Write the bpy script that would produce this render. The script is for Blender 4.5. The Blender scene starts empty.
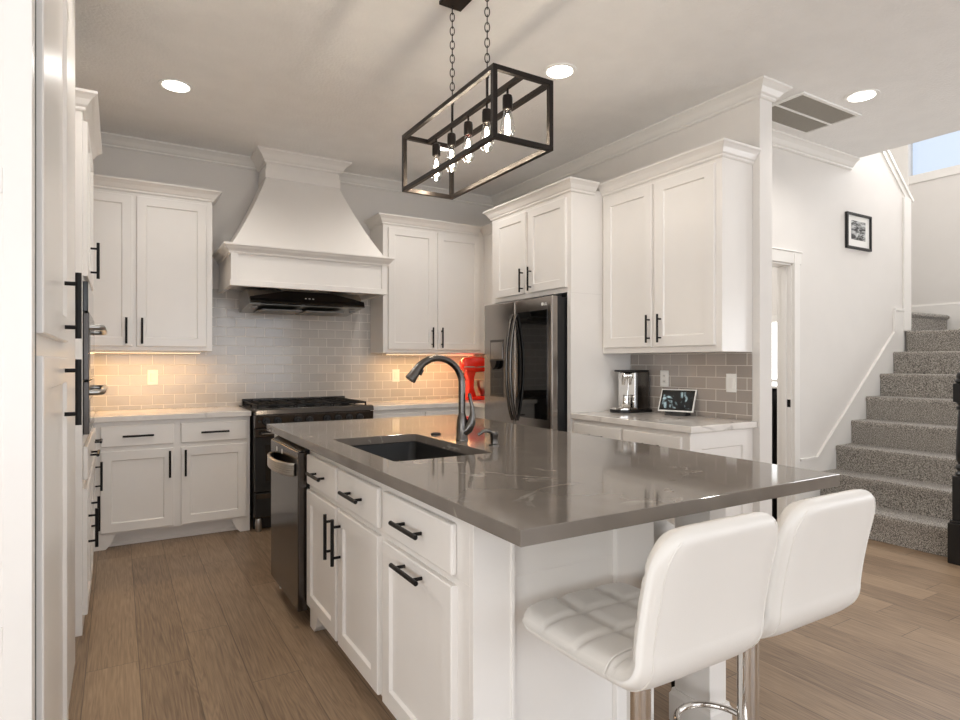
import bpy, bmesh, math, random
from mathutils import Vector, Matrix
R = math.radians
PI = math.pi
random.seed(7)
C = bpy.context.scene.collection

# ------------------------------------------------------------------ camera, world, exposure, large lights
cam_data = bpy.data.cameras.new('camera')
cam_data.sensor_width = 36.0
cam_data.lens = 602 / 960 * 36
cam_data.shift_y = 0.002
cam_data.clip_start = 0.02
cam = bpy.data.objects.new('camera', cam_data)
cam.location = (0, 0, 1.287)
cam.rotation_euler = (R(90), 0, R(-31.0))
C.objects.link(cam)
bpy.context.scene.camera = cam

world = bpy.data.worlds.new('sky')
bpy.context.scene.world = world
world.use_nodes = True
wn = world.node_tree.nodes
wn['Background'].inputs[0].default_value = (0.62, 0.72, 0.91, 1)
wn['Background'].inputs[1].default_value = 1.15

vs = bpy.context.scene.view_settings
vs.view_transform = 'Standard'
vs.look = 'None'
vs.gamma = 1
vs.exposure = 0.18
vs.use_curve_mapping = False

def area(name, loc, rot, sx, sy, power, color=(1, 1, 1), parent=None):
    l = bpy.data.lights.new(name, 'AREA')
    l.shape = 'RECTANGLE'; l.size = sx; l.size_y = sy; l.energy = power; l.color = color
    o = bpy.data.objects.new(name, l); C.objects.link(o)
    o.location = loc; o.rotation_euler = rot
    return o
# unseen fill lights added behind and beside the camera, plus daylight at the stair window
area('added_fill_rear', (1.2, -3.85, 1.5), (R(116), 0, 0), 4.6, 2.2, 84, (0.93, 0.965, 1.0))
area('added_fill_side', (7.2, -1.2, 1.55), (R(118), 0, R(90)), 3.4, 2.1, 95, (0.93, 0.965, 1.0))  # added fill from the right, no window in that wall
area('added_fill_left', (-2.82, -1.3, 1.55), (R(116), 0, R(-90)), 4.0, 2.1, 150, (0.93, 0.965, 1.0))  # fill added to lift the faces turned left, such as the island doors
area('utility_room_fill', (4.3, 4.2, 2.9), (0, 0, 0), 0.8, 0.8, 22)  # overhead fill added to brighten the room past the hall door
area('daylight_stair_window', (7.3, 2.5, 4.1), (R(90), 0, R(90)), 1.2, 1.2, 60, (0.97, 0.98, 1.0))
CEIL_POWER = 27

CZ = 3.02       # kitchen ceiling
XR = 3.43       # right kitchen wall
YB = 5.43       # range wall
YH = 2.80       # hall and stair wall

# ------------------------------------------------------------------ materials
def srgb(r, g, b):
    f = lambda c: (c / 255 / 12.92) if c / 255 <= 0.04045 else ((c / 255 + 0.055) / 1.055) ** 2.4
    return (f(r), f(g), f(b), 1)

def mat(name, col, rough=0.5, metal=0.0, noise=0.03, nscale=6.0, bump=0.0, bscale=80.0, coat=0.0, spec=0.5, rvar=0.0):
    m = bpy.data.materials.new(name); m.use_nodes = True
    nt = m.node_tree; N = nt.nodes; L = nt.links
    b = N['Principled BSDF']
    b.inputs['Roughness'].default_value = rough
    b.inputs['Metallic'].default_value = metal
    b.inputs['Coat Weight'].default_value = coat
    b.inputs['Specular IOR Level'].default_value = spec
    tc = N.new('ShaderNodeTexCoord')
    no = N.new('ShaderNodeTexNoise'); no.inputs['Scale'].default_value = nscale; no.inputs['Detail'].default_value = 3
    L.new(tc.outputs['Object'], no.inputs['Vector'])
    rp = N.new('ShaderNodeValToRGB')
    rp.color_ramp.elements[0].position = 0.3; rp.color_ramp.elements[1].position = 0.7
    rp.color_ramp.elements[0].color = tuple(c * (1 - noise) for c in col[:3]) + (1,)
    rp.color_ramp.elements[1].color = tuple(min(1, c * (1 + noise)) for c in col[:3]) + (1,)
    L.new(no.outputs['Fac'], rp.inputs[0]); L.new(rp.outputs[0], b.inputs['Base Color'])
    if rvar:
        mr = N.new('ShaderNodeMapRange'); mr.inputs[3].default_value = rough - rvar; mr.inputs[4].default_value = rough + rvar
        L.new(no.outputs['Fac'], mr.inputs[0]); L.new(mr.outputs[0], b.inputs['Roughness'])
    if bump:
        n2 = N.new('ShaderNodeTexNoise'); n2.inputs['Scale'].default_value = bscale; n2.inputs['Detail'].default_value = 4
        bp = N.new('ShaderNodeBump'); bp.inputs['Strength'].default_value = bump; bp.inputs['Distance'].default_value = 0.01
        L.new(tc.outputs['Object'], n2.inputs['Vector']); L.new(n2.outputs['Fac'], bp.inputs['Height'])
        L.new(bp.outputs[0], b.inputs['Normal'])
    return m

def emis(name, col, strength):
    m = bpy.data.materials.new(name); m.use_nodes = True
    b = m.node_tree.nodes['Principled BSDF']
    b.inputs['Base Color'].default_value = (0.9, 0.9, 0.9, 1)
    b.inputs['Emission Color'].default_value = col
    b.inputs['Emission Strength'].default_value = strength
    return m

M = {}
M['wall'] = mat('wall paint', srgb(226, 221, 215), 0.75, noise=0.01, bump=0.05, bscale=120)
M['ceil'] = mat('ceiling paint', srgb(243, 241, 238), 0.9, noise=0.02, bump=0.35, bscale=60)
M['trim'] = mat('white trim paint', srgb(236, 232, 226), 0.35, noise=0.008)
M['cab'] = mat('white cabinet lacquer', srgb(235, 230, 224), 0.28, noise=0.008)
M['blackmetal'] = mat('matte black metal', srgb(24, 22, 21), 0.42, 0.6)
M['bronze'] = mat('dark bronze metal', srgb(48, 43, 40), 0.4, 0.8)
M['chrome'] = mat('chrome', srgb(225, 222, 218), 0.06, 1.0, noise=0.01)
M['steel'] = mat('brushed steel', srgb(180, 178, 174), 0.28, 1.0, noise=0.04, nscale=30)
M['blacksteel'] = mat('black stainless steel', srgb(88, 84, 81), 0.16, 1.0, noise=0.04, nscale=3)
M['fridgesteel'] = mat('dark stainless steel', srgb(160, 154, 149), 0.17, 1.0, noise=0.04, nscale=3)
M['gunmetal'] = mat('gunmetal faucet finish', srgb(98, 94, 90), 0.26, 1.0, noise=0.03)
M['blackglass'] = mat('black glass', srgb(9, 9, 9), 0.04, 0.0, noise=0.0, coat=0.5)
M['blackplastic'] = mat('black plastic', srgb(16, 16, 17), 0.45)
M['greyplastic'] = mat('grey plastic', srgb(116, 114, 112), 0.4)
M['castiron'] = mat('cast iron', srgb(20, 19, 19), 0.6, 0.3, bump=0.1, bscale=300)
M['sink'] = mat('black granite composite', srgb(19, 19, 19), 0.5, noise=0.2, nscale=300)
M['leather'] = mat('white faux leather', srgb(224, 219, 212), 0.42, noise=0.01, bump=0.08, bscale=400)
M['greyfabric'] = mat('taupe upholstery', srgb(150, 143, 133), 0.9, noise=0.05, nscale=60)
M['plate'] = mat('white switch plastic', srgb(240, 238, 233), 0.35, noise=0.0)
M['red'] = mat('glossy red enamel', srgb(232, 34, 16), 0.15, noise=0.01, coat=0.6)
M['blackpaint'] = mat('black stair paint', srgb(18, 17, 17), 0.35)
M['grille'] = mat('grey vent filter', srgb(176, 170, 160), 0.8, noise=0.1, nscale=200)
M['bulb'] = emis('glowing filament', (1.0, 0.86, 0.66, 1), 40)
M['lens'] = emis('lit led diffuser', (1.0, 0.95, 0.88, 1), 7)
M['strip'] = emis('lit warm led strip', (1.0, 0.66, 0.32, 1), 2)
M['yellow'] = mat('pale yellow flour bag', srgb(232, 196, 120), 0.7)

def glass_mat():
    m = bpy.data.materials.new('clear glass'); m.use_nodes = True
    nt = m.node_tree; N = nt.nodes; L = nt.links
    out = N['Material Output']; N.remove(N['Principled BSDF'])
    tr = N.new('ShaderNodeBsdfTransparent'); tr.inputs[0].default_value = (0.97, 0.97, 0.96, 1)
    gl = N.new('ShaderNodeBsdfGlossy'); gl.inputs[1].default_value = 0.03
    fr = N.new('ShaderNodeLayerWeight'); fr.inputs[0].default_value = 0.25
    mx = N.new('ShaderNodeMixShader')
    L.new(fr.outputs['Facing'], mx.inputs[0]); L.new(tr.outputs[0], mx.inputs[1]); L.new(gl.outputs[0], mx.inputs[2])
    L.new(mx.outputs[0], out.inputs[0])
    return m
M['glass'] = glass_mat()

def quartz(name, base, vein, rough, vw=0.02, amt=0.8, scale=1.6):
    m = bpy.data.materials.new(name); m.use_nodes = True
    nt = m.node_tree; N = nt.nodes; L = nt.links; b = N['Principled BSDF']
    b.inputs['Roughness'].default_value = rough
    tc = N.new('ShaderNodeTexCoord')
    n1 = N.new('ShaderNodeTexNoise'); n1.inputs['Scale'].default_value = scale; n1.inputs['Detail'].default_value = 6; n1.inputs['Distortion'].default_value = 1.2
    L.new(tc.outputs['Object'], n1.inputs['Vector'])
    sub = N.new('ShaderNodeMath'); sub.operation = 'SUBTRACT'; sub.inputs[1].default_value = 0.5
    ab = N.new('ShaderNodeMath'); ab.operation = 'ABSOLUTE'
    L.new(n1.outputs['Fac'], sub.inputs[0]); L.new(sub.outputs[0], ab.inputs[0])
    mr = N.new('ShaderNodeMapRange'); mr.inputs[1].default_value = 0; mr.inputs[2].default_value = vw; mr.inputs[3].default_value = 1; mr.inputs[4].default_value = 0
    L.new(ab.outputs[0], mr.inputs[0])
    n2 = N.new('ShaderNodeTexNoise'); n2.inputs['Scale'].default_value = 3.2; n2.inputs['Detail'].default_value = 2
    L.new(tc.outputs['Object'], n2.inputs['Vector'])
    m2 = N.new('ShaderNodeMapRange'); m2.inputs[1].default_value = 0.5; m2.inputs[2].default_value = 0.68; m2.inputs[4].default_value = amt
    L.new(n2.outputs['Fac'], m2.inputs[0])
    mu = N.new('ShaderNodeMath'); mu.operation = 'MULTIPLY'
    L.new(mr.outputs[0], mu.inputs[0]); L.new(m2.outputs[0], mu.inputs[1])
    n3 = N.new('ShaderNodeTexNoise'); n3.inputs['Scale'].default_value = 7; n3.inputs['Detail'].default_value = 8
    L.new(tc.outputs['Object'], n3.inputs['Vector'])
    rp = N.new('ShaderNodeValToRGB')
    rp.color_ramp.elements[0].position = 0.3; rp.color_ramp.elements[1].position = 0.7
    rp.color_ramp.elements[0].color = tuple(c * 0.87 for c in base[:3]) + (1,)
    rp.color_ramp.elements[1].color = tuple(c * 1.07 for c in base[:3]) + (1,)
    L.new(n3.outputs['Fac'], rp.inputs[0])
    mx = N.new('ShaderNodeMix'); mx.data_type = 'RGBA'
    L.new(mu.outputs[0], mx.inputs[0]); L.new(rp.outputs[0], mx.inputs[6]); mx.inputs[7].default_value = vein
    L.new(mx.outputs[2], b.inputs['Base Color'])
    return m
M['greyquartz'] = quartz('grey veined quartz', srgb(120, 112, 104), srgb(205, 198, 188), 0.07, 0.010, 0.7)
M['whitequartz'] = quartz('white veined quartz', srgb(226, 220, 213), srgb(140, 132, 126), 0.12, 0.03, 0.9, 2.2)

def tile_mat(name, c1, c2, mortar, axis):
    m = bpy.data.materials.new(name); m.use_nodes = True
    nt = m.node_tree; N = nt.nodes; L = nt.links; b = N['Principled BSDF']
    tc = N.new('ShaderNodeTexCoord'); sp = N.new('ShaderNodeSeparateXYZ'); cb = N.new('ShaderNodeCombineXYZ')
    L.new(tc.outputs['Object'], sp.inputs[0])
    L.new(sp.outputs[axis], cb.inputs[0]); L.new(sp.outputs['Z'], cb.inputs[1])
    br = N.new('ShaderNodeTexBrick')
    br.inputs['Color1'].default_value = c1; br.inputs['Color2'].default_value = c2; br.inputs['Mortar'].default_value = mortar
    br.inputs['Scale'].default_value = 1; br.inputs['Mortar Size'].default_value = 0.0024; br.inputs['Mortar Smooth'].default_value = 0.1
    br.inputs['Brick Width'].default_value = 0.155; br.inputs['Row Height'].default_value = 0.079; br.inputs['Bias'].default_value = 0
    L.new(cb.outputs[0], br.inputs['Vector']); L.new(br.outputs['Color'], b.inputs['Base Color'])
    mr = N.new('ShaderNodeMapRange'); mr.inputs[3].default_value = 0.13; mr.inputs[4].default_value = 0.8
    L.new(br.outputs['Fac'], mr.inputs[0]); L.new(mr.outputs[0], b.inputs['Roughness'])
    inv = N.new('ShaderNodeMath'); inv.operation = 'SUBTRACT'; inv.inputs[0].default_value = 1
    L.new(br.outputs['Fac'], inv.inputs[1])
    n = N.new('ShaderNodeTexNoise'); n.inputs['Scale'].default_value = 14
    L.new(tc.outputs['Object'], n.inputs['Vector'])
    ad = N.new('ShaderNodeMath'); ad.operation = 'MULTIPLY_ADD'; ad.inputs[1].default_value = 0.5
    L.new(n.outputs['Fac'], ad.inputs[0]); L.new(inv.outputs[0], ad.inputs[2])
    bp = N.new('ShaderNodeBump'); bp.inputs['Strength'].default_value = 0.5; bp.inputs['Distance'].default_value = 0.003
    L.new(ad.outputs[0], bp.inputs['Height']); L.new(bp.outputs[0], b.inputs['Normal'])
    return m
M['tile_b'] = tile_mat('grey glazed subway tile', srgb(184, 179, 173), srgb(194, 189, 182), srgb(228, 223, 215), 'X')
M['tile_r'] = tile_mat('taupe glazed subway tile', srgb(160, 151, 143), srgb(172, 162, 154), srgb(216, 208, 199), 'Y')

def wood_mat():
    m = bpy.data.materials.new('oak planks'); m.use_nodes = True
    nt = m.node_tree; N = nt.nodes; L = nt.links; b = N['Principled BSDF']
    tc = N.new('ShaderNodeTexCoord'); sp = N.new('ShaderNodeSeparateXYZ'); L.new(tc.outputs['Object'], sp.inputs[0])
    PW, PL = 0.192, 1.65
    def math_(op, a, bb=None, c=None):
        n = N.new('ShaderNodeMath'); n.operation = op
        for i, v in enumerate((a, bb, c)):
            if v is None: continue
            if isinstance(v, (int, float)): n.inputs[i].default_value = v
            else: L.new(v, n.inputs[i])
        return n.outputs[0]
    u = math_('DIVIDE', math_('SUBTRACT', sp.outputs['X'], 0.076), PW)
    iu = math_('FLOOR', u); fu = math_('SUBTRACT', u, iu)
    w1 = N.new('ShaderNodeTexWhiteNoise'); w1.noise_dimensions = '1D'; L.new(iu, w1.inputs['W'])
    v = math_('ADD', math_('DIVIDE', sp.outputs['Y'], PL), math_('MULTIPLY', w1.outputs['Value'], 7.3))
    iv = math_('FLOOR', v); fv = math_('SUBTRACT', v, iv)
    cb = N.new('ShaderNodeCombineXYZ'); L.new(iu, cb.inputs[0]); L.new(iv, cb.inputs[1])
    w2 = N.new('ShaderNodeTexWhiteNoise'); w2.noise_dimensions = '2D'; L.new(cb.outputs[0], w2.inputs['Vector'])
    # grain coordinates: stretched along Y, shifted for every plank
    gx = math_('ADD', math_('MULTIPLY', sp.outputs['X'], 13.0), math_('MULTIPLY', w2.outputs['Value'], 40))
    gy = math_('ADD', math_('MULTIPLY', sp.outputs['Y'], 0.6), math_('MULTIPLY', w2.outputs['Value'], 17))
    gc = N.new('ShaderNodeCombineXYZ'); L.new(gx, gc.inputs[0]); L.new(gy, gc.inputs[1])
    g1 = N.new('ShaderNodeTexNoise'); g1.inputs['Scale'].default_value = 1.3; g1.inputs['Detail'].default_value = 3; g1.inputs['Distortion'].default_value = 0.6
    L.new(gc.outputs[0], g1.inputs['Vector'])
    rings = math_('FRACT', math_('MULTIPLY', g1.outputs['Fac'], 14))
    rings = math_('ABSOLUTE', math_('SUBTRACT', rings, 0.5))
    g2 = N.new('ShaderNodeTexNoise'); g2.inputs['Scale'].default_value = 9; g2.inputs['Detail'].default_value = 6
    L.new(gc.outputs[0], g2.inputs['Vector'])
    g3 = N.new('ShaderNodeTexNoise'); g3.inputs['Scale'].default_value = 1.7; g3.inputs['Detail'].default_value = 2
    L.new(tc.outputs['Object'], g3.inputs['Vector'])
    f = math_('ADD', math_('MULTIPLY', rings, 0.34), math_('MULTIPLY', g2.outputs['Fac'], 0.65))
    f = math_('ADD', f, math_('ADD', math_('MULTIPLY', w2.outputs['Value'], 0.2), 0.06))
    f = math_('ADD', f, math_('MULTIPLY', g3.outputs['Fac'], 0.25))
    rp = N.new('ShaderNodeValToRGB')
    rp.color_ramp.elements[0].position = 0.35; rp.color_ramp.elements[1].position = 1.15 if False else 1.0
    rp.color_ramp.elements[0].color = srgb(96, 75, 56); rp.color_ramp.elements[1].color = srgb(172, 146, 118)
    L.new(f, rp.inputs[0])
    # gaps
    eu = math_('MULTIPLY', math_('MINIMUM', fu, math_('SUBTRACT', 1, fu)), PW)
    ev = math_('MULTIPLY', math_('MINIMUM', fv, math_('SUBTRACT', 1, fv)), PL)
    e = math_('MINIMUM', eu, ev)
    gr = N.new('ShaderNodeMapRange'); gr.inputs[1].default_value = 0.0008; gr.inputs[2].default_value = 0.0028; L.new(e, gr.inputs[0])
    # knots
    vo = N.new('ShaderNodeTexVoronoi'); vo.inputs['Scale'].default_value = 2.1
    kc = N.new('ShaderNodeCombineXYZ'); L.new(math_('MULTIPLY', sp.outputs['X'], 1.7), kc.inputs[0]); L.new(sp.outputs['Y'], kc.inputs[1])
    L.new(kc.outputs[0], vo.inputs['Vector'])
    kr = N.new('ShaderNodeMapRange'); kr.inputs[1].default_value = 0.015; kr.inputs[2].default_value = 0.06; kr.inputs[3].default_value = 0.55; kr.inputs[4].default_value = 1
    L.new(vo.outputs['Distance'], kr.inputs[0])
    k = math_('MULTIPLY', math_('MULTIPLY_ADD', gr.outputs[0], 0.5, 0.5), kr.outputs[0])
    mx = N.new('ShaderNodeMix'); mx.data_type = 'RGBA'; mx.blend_type = 'MULTIPLY'; mx.inputs[0].default_value = 1
    L.new(rp.outputs[0], mx.inputs[6]); L.new(k, mx.inputs[7]); L.new(mx.outputs[2], b.inputs['Base Color'])
    b.inputs['Roughness'].default_value = 0.42
    bp = N.new('ShaderNodeBump'); bp.inputs['Strength'].default_value = 0.25; bp.inputs['Distance'].default_value = 0.002
    L.new(math_('ADD', gr.outputs[0], math_('MULTIPLY', g2.outputs['Fac'], 0.3)), bp.inputs['Height']); L.new(bp.outputs[0], b.inputs['Normal'])
    return m
M['wood'] = wood_mat()

def carpet_mat():
    m = bpy.data.materials.new('speckled carpet'); m.use_nodes = True
    nt = m.node_tree; N = nt.nodes; L = nt.links; b = N['Principled BSDF']
    b.inputs['Roughness'].default_value = 1; b.inputs['Specular IOR Level'].default_value = 0.1
    b.inputs['Sheen Weight'].default_value = 0.3
    tc = N.new('ShaderNodeTexCoord')
    n = N.new('ShaderNodeTexNoise'); n.inputs['Scale'].default_value = 190; n.inputs['Detail'].default_value = 2
    L.new(tc.outputs['Object'], n.inputs['Vector'])
    rp = N.new('ShaderNodeValToRGB'); e = rp.color_ramp.elements
    e[0].position = 0.38; e[0].color = srgb(74, 68, 62); e[1].position = 0.66; e[1].color = srgb(214, 205, 193)
    L.new(n.outputs['Fac'], rp.inputs[0]); L.new(rp.outputs[0], b.inputs['Base Color'])
    bp = N.new('ShaderNodeBump'); bp.inputs['Strength'].default_value = 0.8; bp.inputs['Distance'].default_value = 0.01
    L.new(n.outputs['Fac'], bp.inputs['Height']); L.new(bp.outputs[0], b.inputs['Normal'])
    return m
M['carpet'] = carpet_mat()

def print_mat():
    # generic black and white shoreline: pale sky, dark cloud band, foam
    m = bpy.data.materials.new('black and white print'); m.use_nodes = True
    nt = m.node_tree; N = nt.nodes; L = nt.links; b = N['Principled BSDF']; b.inputs['Roughness'].default_value = 0.5
    tc = N.new('ShaderNodeTexCoord'); mp = N.new('ShaderNodeMapping'); mp.inputs['Scale'].default_value = (9, 1, 30)
    L.new(tc.outputs['Object'], mp.inputs[0])
    n = N.new('ShaderNodeTexNoise'); n.inputs['Scale'].default_value = 1.3; n.inputs['Detail'].default_value = 5; n.inputs['Distortion'].default_value = 1
    L.new(mp.outputs[0], n.inputs['Vector'])
    rp = N.new('ShaderNodeValToRGB'); e = rp.color_ramp.elements
    e[0].position = 0.42; e[0].color = (0.03, 0.03, 0.03, 1); e[1].position = 0.62; e[1].color = (0.6, 0.6, 0.59, 1)
    L.new(n.outputs['Fac'], rp.inputs[0]); L.new(rp.outputs[0], b.inputs['Base Color'])
    return m
M['print'] = print_mat()

def screen_mat():
    m = bpy.data.materials.new('lit display picture'); m.use_nodes = True
    nt = m.node_tree; N = nt.nodes; L = nt.links; b = N['Principled BSDF']; b.inputs['Roughness'].default_value = 0.08
    tc = N.new('ShaderNodeTexCoord')
    n = N.new('ShaderNodeTexNoise'); n.inputs['Scale'].default_value = 9; n.inputs['Detail'].default_value = 3; n.inputs['Distortion'].default_value = 2.2
    L.new(tc.outputs['Object'], n.inputs['Vector'])
    rp = N.new('ShaderNodeValToRGB'); e = rp.color_ramp.elements
    e[0].position = 0.46; e[0].color = (0.008, 0.009, 0.01, 1); e[1].position = 0.64; e[1].color = (0.55, 0.72, 0.75, 1)
    L.new(n.outputs['Fac'], rp.inputs[0]); L.new(rp.outputs[0], b.inputs['Emission Color'])
    b.inputs['Emission Strength'].default_value = 0.7; b.inputs['Base Color'].default_value = (0.01, 0.01, 0.01, 1)
    return m
M['screen'] = screen_mat()

# ------------------------------------------------------------------ mesh helpers
def F_id(a, o, z): return (a, o, z)
def face_ny(Y): return lambda a, o, z: (a, Y - o, z)          # front faces -Y, a = X
def face_nx(X): return lambda a, o, z: (X - o, a, z)          # front faces -X, a = Y
def face_px(X): return lambda a, o, z: (X + o, a, z)          # front faces +X, a = Y

class MB:
    def __init__(s): s.v = []; s.f = []
    def add(s, vs_, fs): n = len(s.v); s.v += [tuple(p) for p in vs_]; s.f += [tuple(i + n for i in q) for q in fs]; return s
    def box(s, a0, a1, b0, b1, z0, z1, F=F_id):
        p = [F(a, b, z) for z in (z0, z1) for b in (b0, b1) for a in (a0, a1)]
        return s.add(p, [(0, 2, 3, 1), (4, 5, 7, 6), (0, 1, 5, 4), (2, 6, 7, 3), (0, 4, 6, 2), (1, 3, 7, 5)])
    def prism(s, poly, h0, h1, F=F_id):
        # polygon in (p,q), extruded h; F(p,q,h)
        n = len(poly)
        p = [F(x, y, h0) for x, y in poly] + [F(x, y, h1) for x, y in poly]
        return s.add(p, [tuple(range(n))[::-1], tuple(range(n, 2 * n))] + [(i, (i + 1) % n, n + (i + 1) % n, n + i) for i in range(n)])
    def tube(s, pts, r, n=12, caps=True, closed=False):
        pts = [Vector(p) for p in pts]; K = len(pts)
        rs = r if isinstance(r, (list, tuple)) else [r] * K
        prev = None; base = len(s.v)
        for i, p in enumerate(pts):
            if closed: t = (pts[(i + 1) % K] - pts[i - 1]).normalized()
            else: t = (pts[min(i + 1, K - 1)] - pts[max(i - 1, 0)]).normalized()
            if prev is None:
                up = Vector((0, 0, 1)) if abs(t.z) < 0.9 else Vector((1, 0, 0))
                x = t.cross(up).normalized()
            else:
                x = (prev - t * prev.dot(t)).normalized()
            prev = x; y = t.cross(x)
            for k in range(n):
                a = 2 * PI * k / n
                s.v.append(tuple(p + (x * math.cos(a) + y * math.sin(a)) * rs[i]))
        segs = K if closed else K - 1
        for i in range(segs):
            for k in range(n):
                a = base + i * n + k; b = base + i * n + (k + 1) % n
                j = (i + 1) % K
                c = base + j * n + (k + 1) % n; d = base + j * n + k
                s.f.append((a, b, c, d))
        if caps and not closed:
            s.f.append(tuple(base + k for k in range(n))[::-1]); s.f.append(tuple(base + (K - 1) * n + k for k in range(n)))
        return s
    def cyl(s, p0, p1, r, n=20): return s.tube([p0, p1], r, n)
    def lathe(s, cx, cy, prof, n=32, F=None):
        # prof: list of (r,z)
        base = len(s.v); K = len(prof)
        for r, z in prof:
            for k in range(n):
                a = 2 * PI * k / n; p = (cx + r * math.cos(a), cy + r * math.sin(a), z)
                s.v.append(F(*p) if F else p)
        for i in range(K - 1):
            for k in range(n):
                s.f.append((base + i * n + k, base + i * n + (k + 1) % n, base + (i + 1) * n + (k + 1) % n, base + (i + 1) * n + k))
        s.f.append(tuple(base + k for k in range(n))[::-1]); s.f.append(tuple(base + (K - 1) * n + k for k in range(n)))
        return s
    def sweep(s, path, prof, side=1, closed=False):
        # path in plan; prof polygon of (out, z); out to the left of travel when side=1
        P = [Vector(p) for p in path]; K = len(P); base = len(s.v); n = len(prof)
        def nrm(a, b): d = (b - a).normalized(); return Vector((-d.y, d.x)) * side
        for i in range(K):
            if closed: n1 = nrm(P[i - 1], P[i]); n2 = nrm(P[i], P[(i + 1) % K])
            else:
                n1 = nrm(P[i - 1], P[i]) if i > 0 else nrm(P[0], P[1])
                n2 = nrm(P[i], P[i + 1]) if i < K - 1 else n1
            m = (n1 + n2) / (1 + n1.dot(n2))
            for o, z in prof: s.v.append((P[i].x + m.x * o, P[i].y + m.y * o, z))
        for i in range(K if closed else K - 1):
            j = (i + 1) % K
            for k in range(n):
                s.f.append((base + i * n + k, base + i * n + (k + 1) % n, base + j * n + (k + 1) % n, base + j * n + k))
        if not closed:
            s.f.append(tuple(base + k for k in range(n))[::-1]); s.f.append(tuple(base + (K - 1) * n + k for k in range(n)))
        return s
    def build(s, name, m, parent=None, bevel=0.0, smooth=False, seg=2, sub=0):
        me = bpy.data.meshes.new(name)
        off = Vector(parent['_o']) if parent is not None else Vector((0, 0, 0))
        me.from_pydata([tuple(Vector(p) - off) for p in s.v], [], s.f)
        bm = bmesh.new(); bm.from_mesh(me); bmesh.ops.recalc_face_normals(bm, faces=bm.faces); bm.to_mesh(me); bm.free()
        me.materials.append(m)
        o = bpy.data.objects.new(name, me); C.objects.link(o)
        if parent is not None:
            o.parent = parent
            o['_o'] = parent['_o']
        else: o['_o'] = (0.0, 0.0, 0.0)
        if bevel:
            b = o.modifiers.new('bevel', 'BEVEL'); b.width = bevel; b.segments = seg; b.limit_method = 'ANGLE'; b.angle_limit = R(35)
            b.use_clamp_overlap = True
        if sub:
            q = o.modifiers.new('subdiv', 'SUBSURF'); q.levels = sub; q.render_levels = sub
        if smooth:
            for p in me.polygons: p.use_smooth = True
            if not sub:
                o.modifiers.new('wn', 'WEIGHTED_NORMAL') if False else None
        return o

def smooth_by_angle(o, ang=40):
    me = o.data
    for p in me.polygons: p.use_smooth = True
    bm = bmesh.new(); bm.from_mesh(me)
    for e in bm.edges:
        if len(e.link_faces) == 2 and e.calc_face_angle(0) > R(ang): e.smooth = False
    bm.to_mesh(me); bm.free()
    return o

def tag(o, label=None, cat=None, group=None, kind=None):
    if label: o['label'] = label
    if cat: o['category'] = cat
    if group: o['group'] = group
    if kind: o['kind'] = kind
    return o
def thing(name, label, cat, loc=(0, 0, 0), group=None):
    o = bpy.data.objects.new(name, None); C.objects.link(o)
    o.empty_display_size = 0.1
    o.location = loc; o['_o'] = tuple(float(x) for x in loc)
    return tag(o, label, cat, group)
def struct(name, mb, m, **k):
    return tag(mb.build(name, m, None, **k), kind='structure')
def copy_tree(o, parent=None):
    c = o.copy(); C.objects.link(c); c.parent = parent
    for ch in [x for x in o.children]: copy_tree(ch, c)
    return c

# ------------------------------------------------------------------ structure
XL = -0.80
struct('floor', MB().box(-3.0, 8.0, -4.2, 5.7, -0.1, 0), M['wood'])
# ceiling with the stairwell left open
cb = MB().box(-3.0, 5.40, -4.2, 5.7, CZ, CZ + 0.12)
cb.box(5.40, 7.55, -4.2, 1.45, CZ, CZ + 0.12)
struct('ceiling', cb, M['ceil'])
struct('ceiling', MB().box(5.3, 7.6, 1.4, 5.7, 5.4, 5.5), M['ceil'])
struct('wall_back', MB().box(XL - 0.12, 5.2, YB, YB + 0.12, 0, CZ), M['wall'])
struct('wall_left', MB().box(XL - 0.12, XL - 0.003, 1.40, YB, 0, CZ), M['wall'])
struct('wall_front', MB().box(-3.0, XL - 0.003, 1.28, 1.40, 0, CZ), M['wall'])
struct('wall_left', MB().box(-3.0, -2.88, -4.05, 1.28, 0, CZ), M['wall'])
struct('wall_right', MB().box(XR, XR + 0.125, 2.32, YB, 0, CZ), M['wall'])
# wall along the hall and stairs, with a door opening and a sloped top beside the upper flight
hx0, hx1, hz = 3.70, 4.555, 2.06
hw = MB().box(XR + 0.125, hx0, YH, YH + 0.12, 0, CZ).box(hx0, hx1, YH, YH + 0.12, hz, CZ).box(hx1, 5.40, YH, YH + 0.12, 0, CZ)
hw.prism([(5.40, 0), (6.43, 0), (6.43, 2.82), (5.96, 3.215), (5.40, 3.69)], YH, YH + 0.12, lambda p, q, h: (p, h, q))
struct('wall_hall', hw, M['wall'])
# upper stairwell enclosure
sw = MB().box(5.28, 5.395, 1.45, 5.6, CZ + 0.121, 5.4)
sw.box(5.28, 7.55, 1.33, 1.45, CZ + 0.12, 5.4).box(5.3, 7.55, 5.5, 5.6, 0, 5.4)
struct('wall_upper', sw, M['wall'])
# far wall beyond the landing, with the high window opening
wy0, wy1, wz0, wz1 = 1.75, 3.25, 3.31, 4.85
fw = MB().box(7.40, 7.55, -4.2, 5.6, 0, wz0).box(7.40, 7.55, wy1, 5.6, wz0, 5.4).box(7.40, 7.55, 1.33, wy0, wz0, 5.4).box(7.40, 7.55, wy0, wy1, wz1, 5.4)
struct('wall_far', fw, M['wall'])
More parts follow.
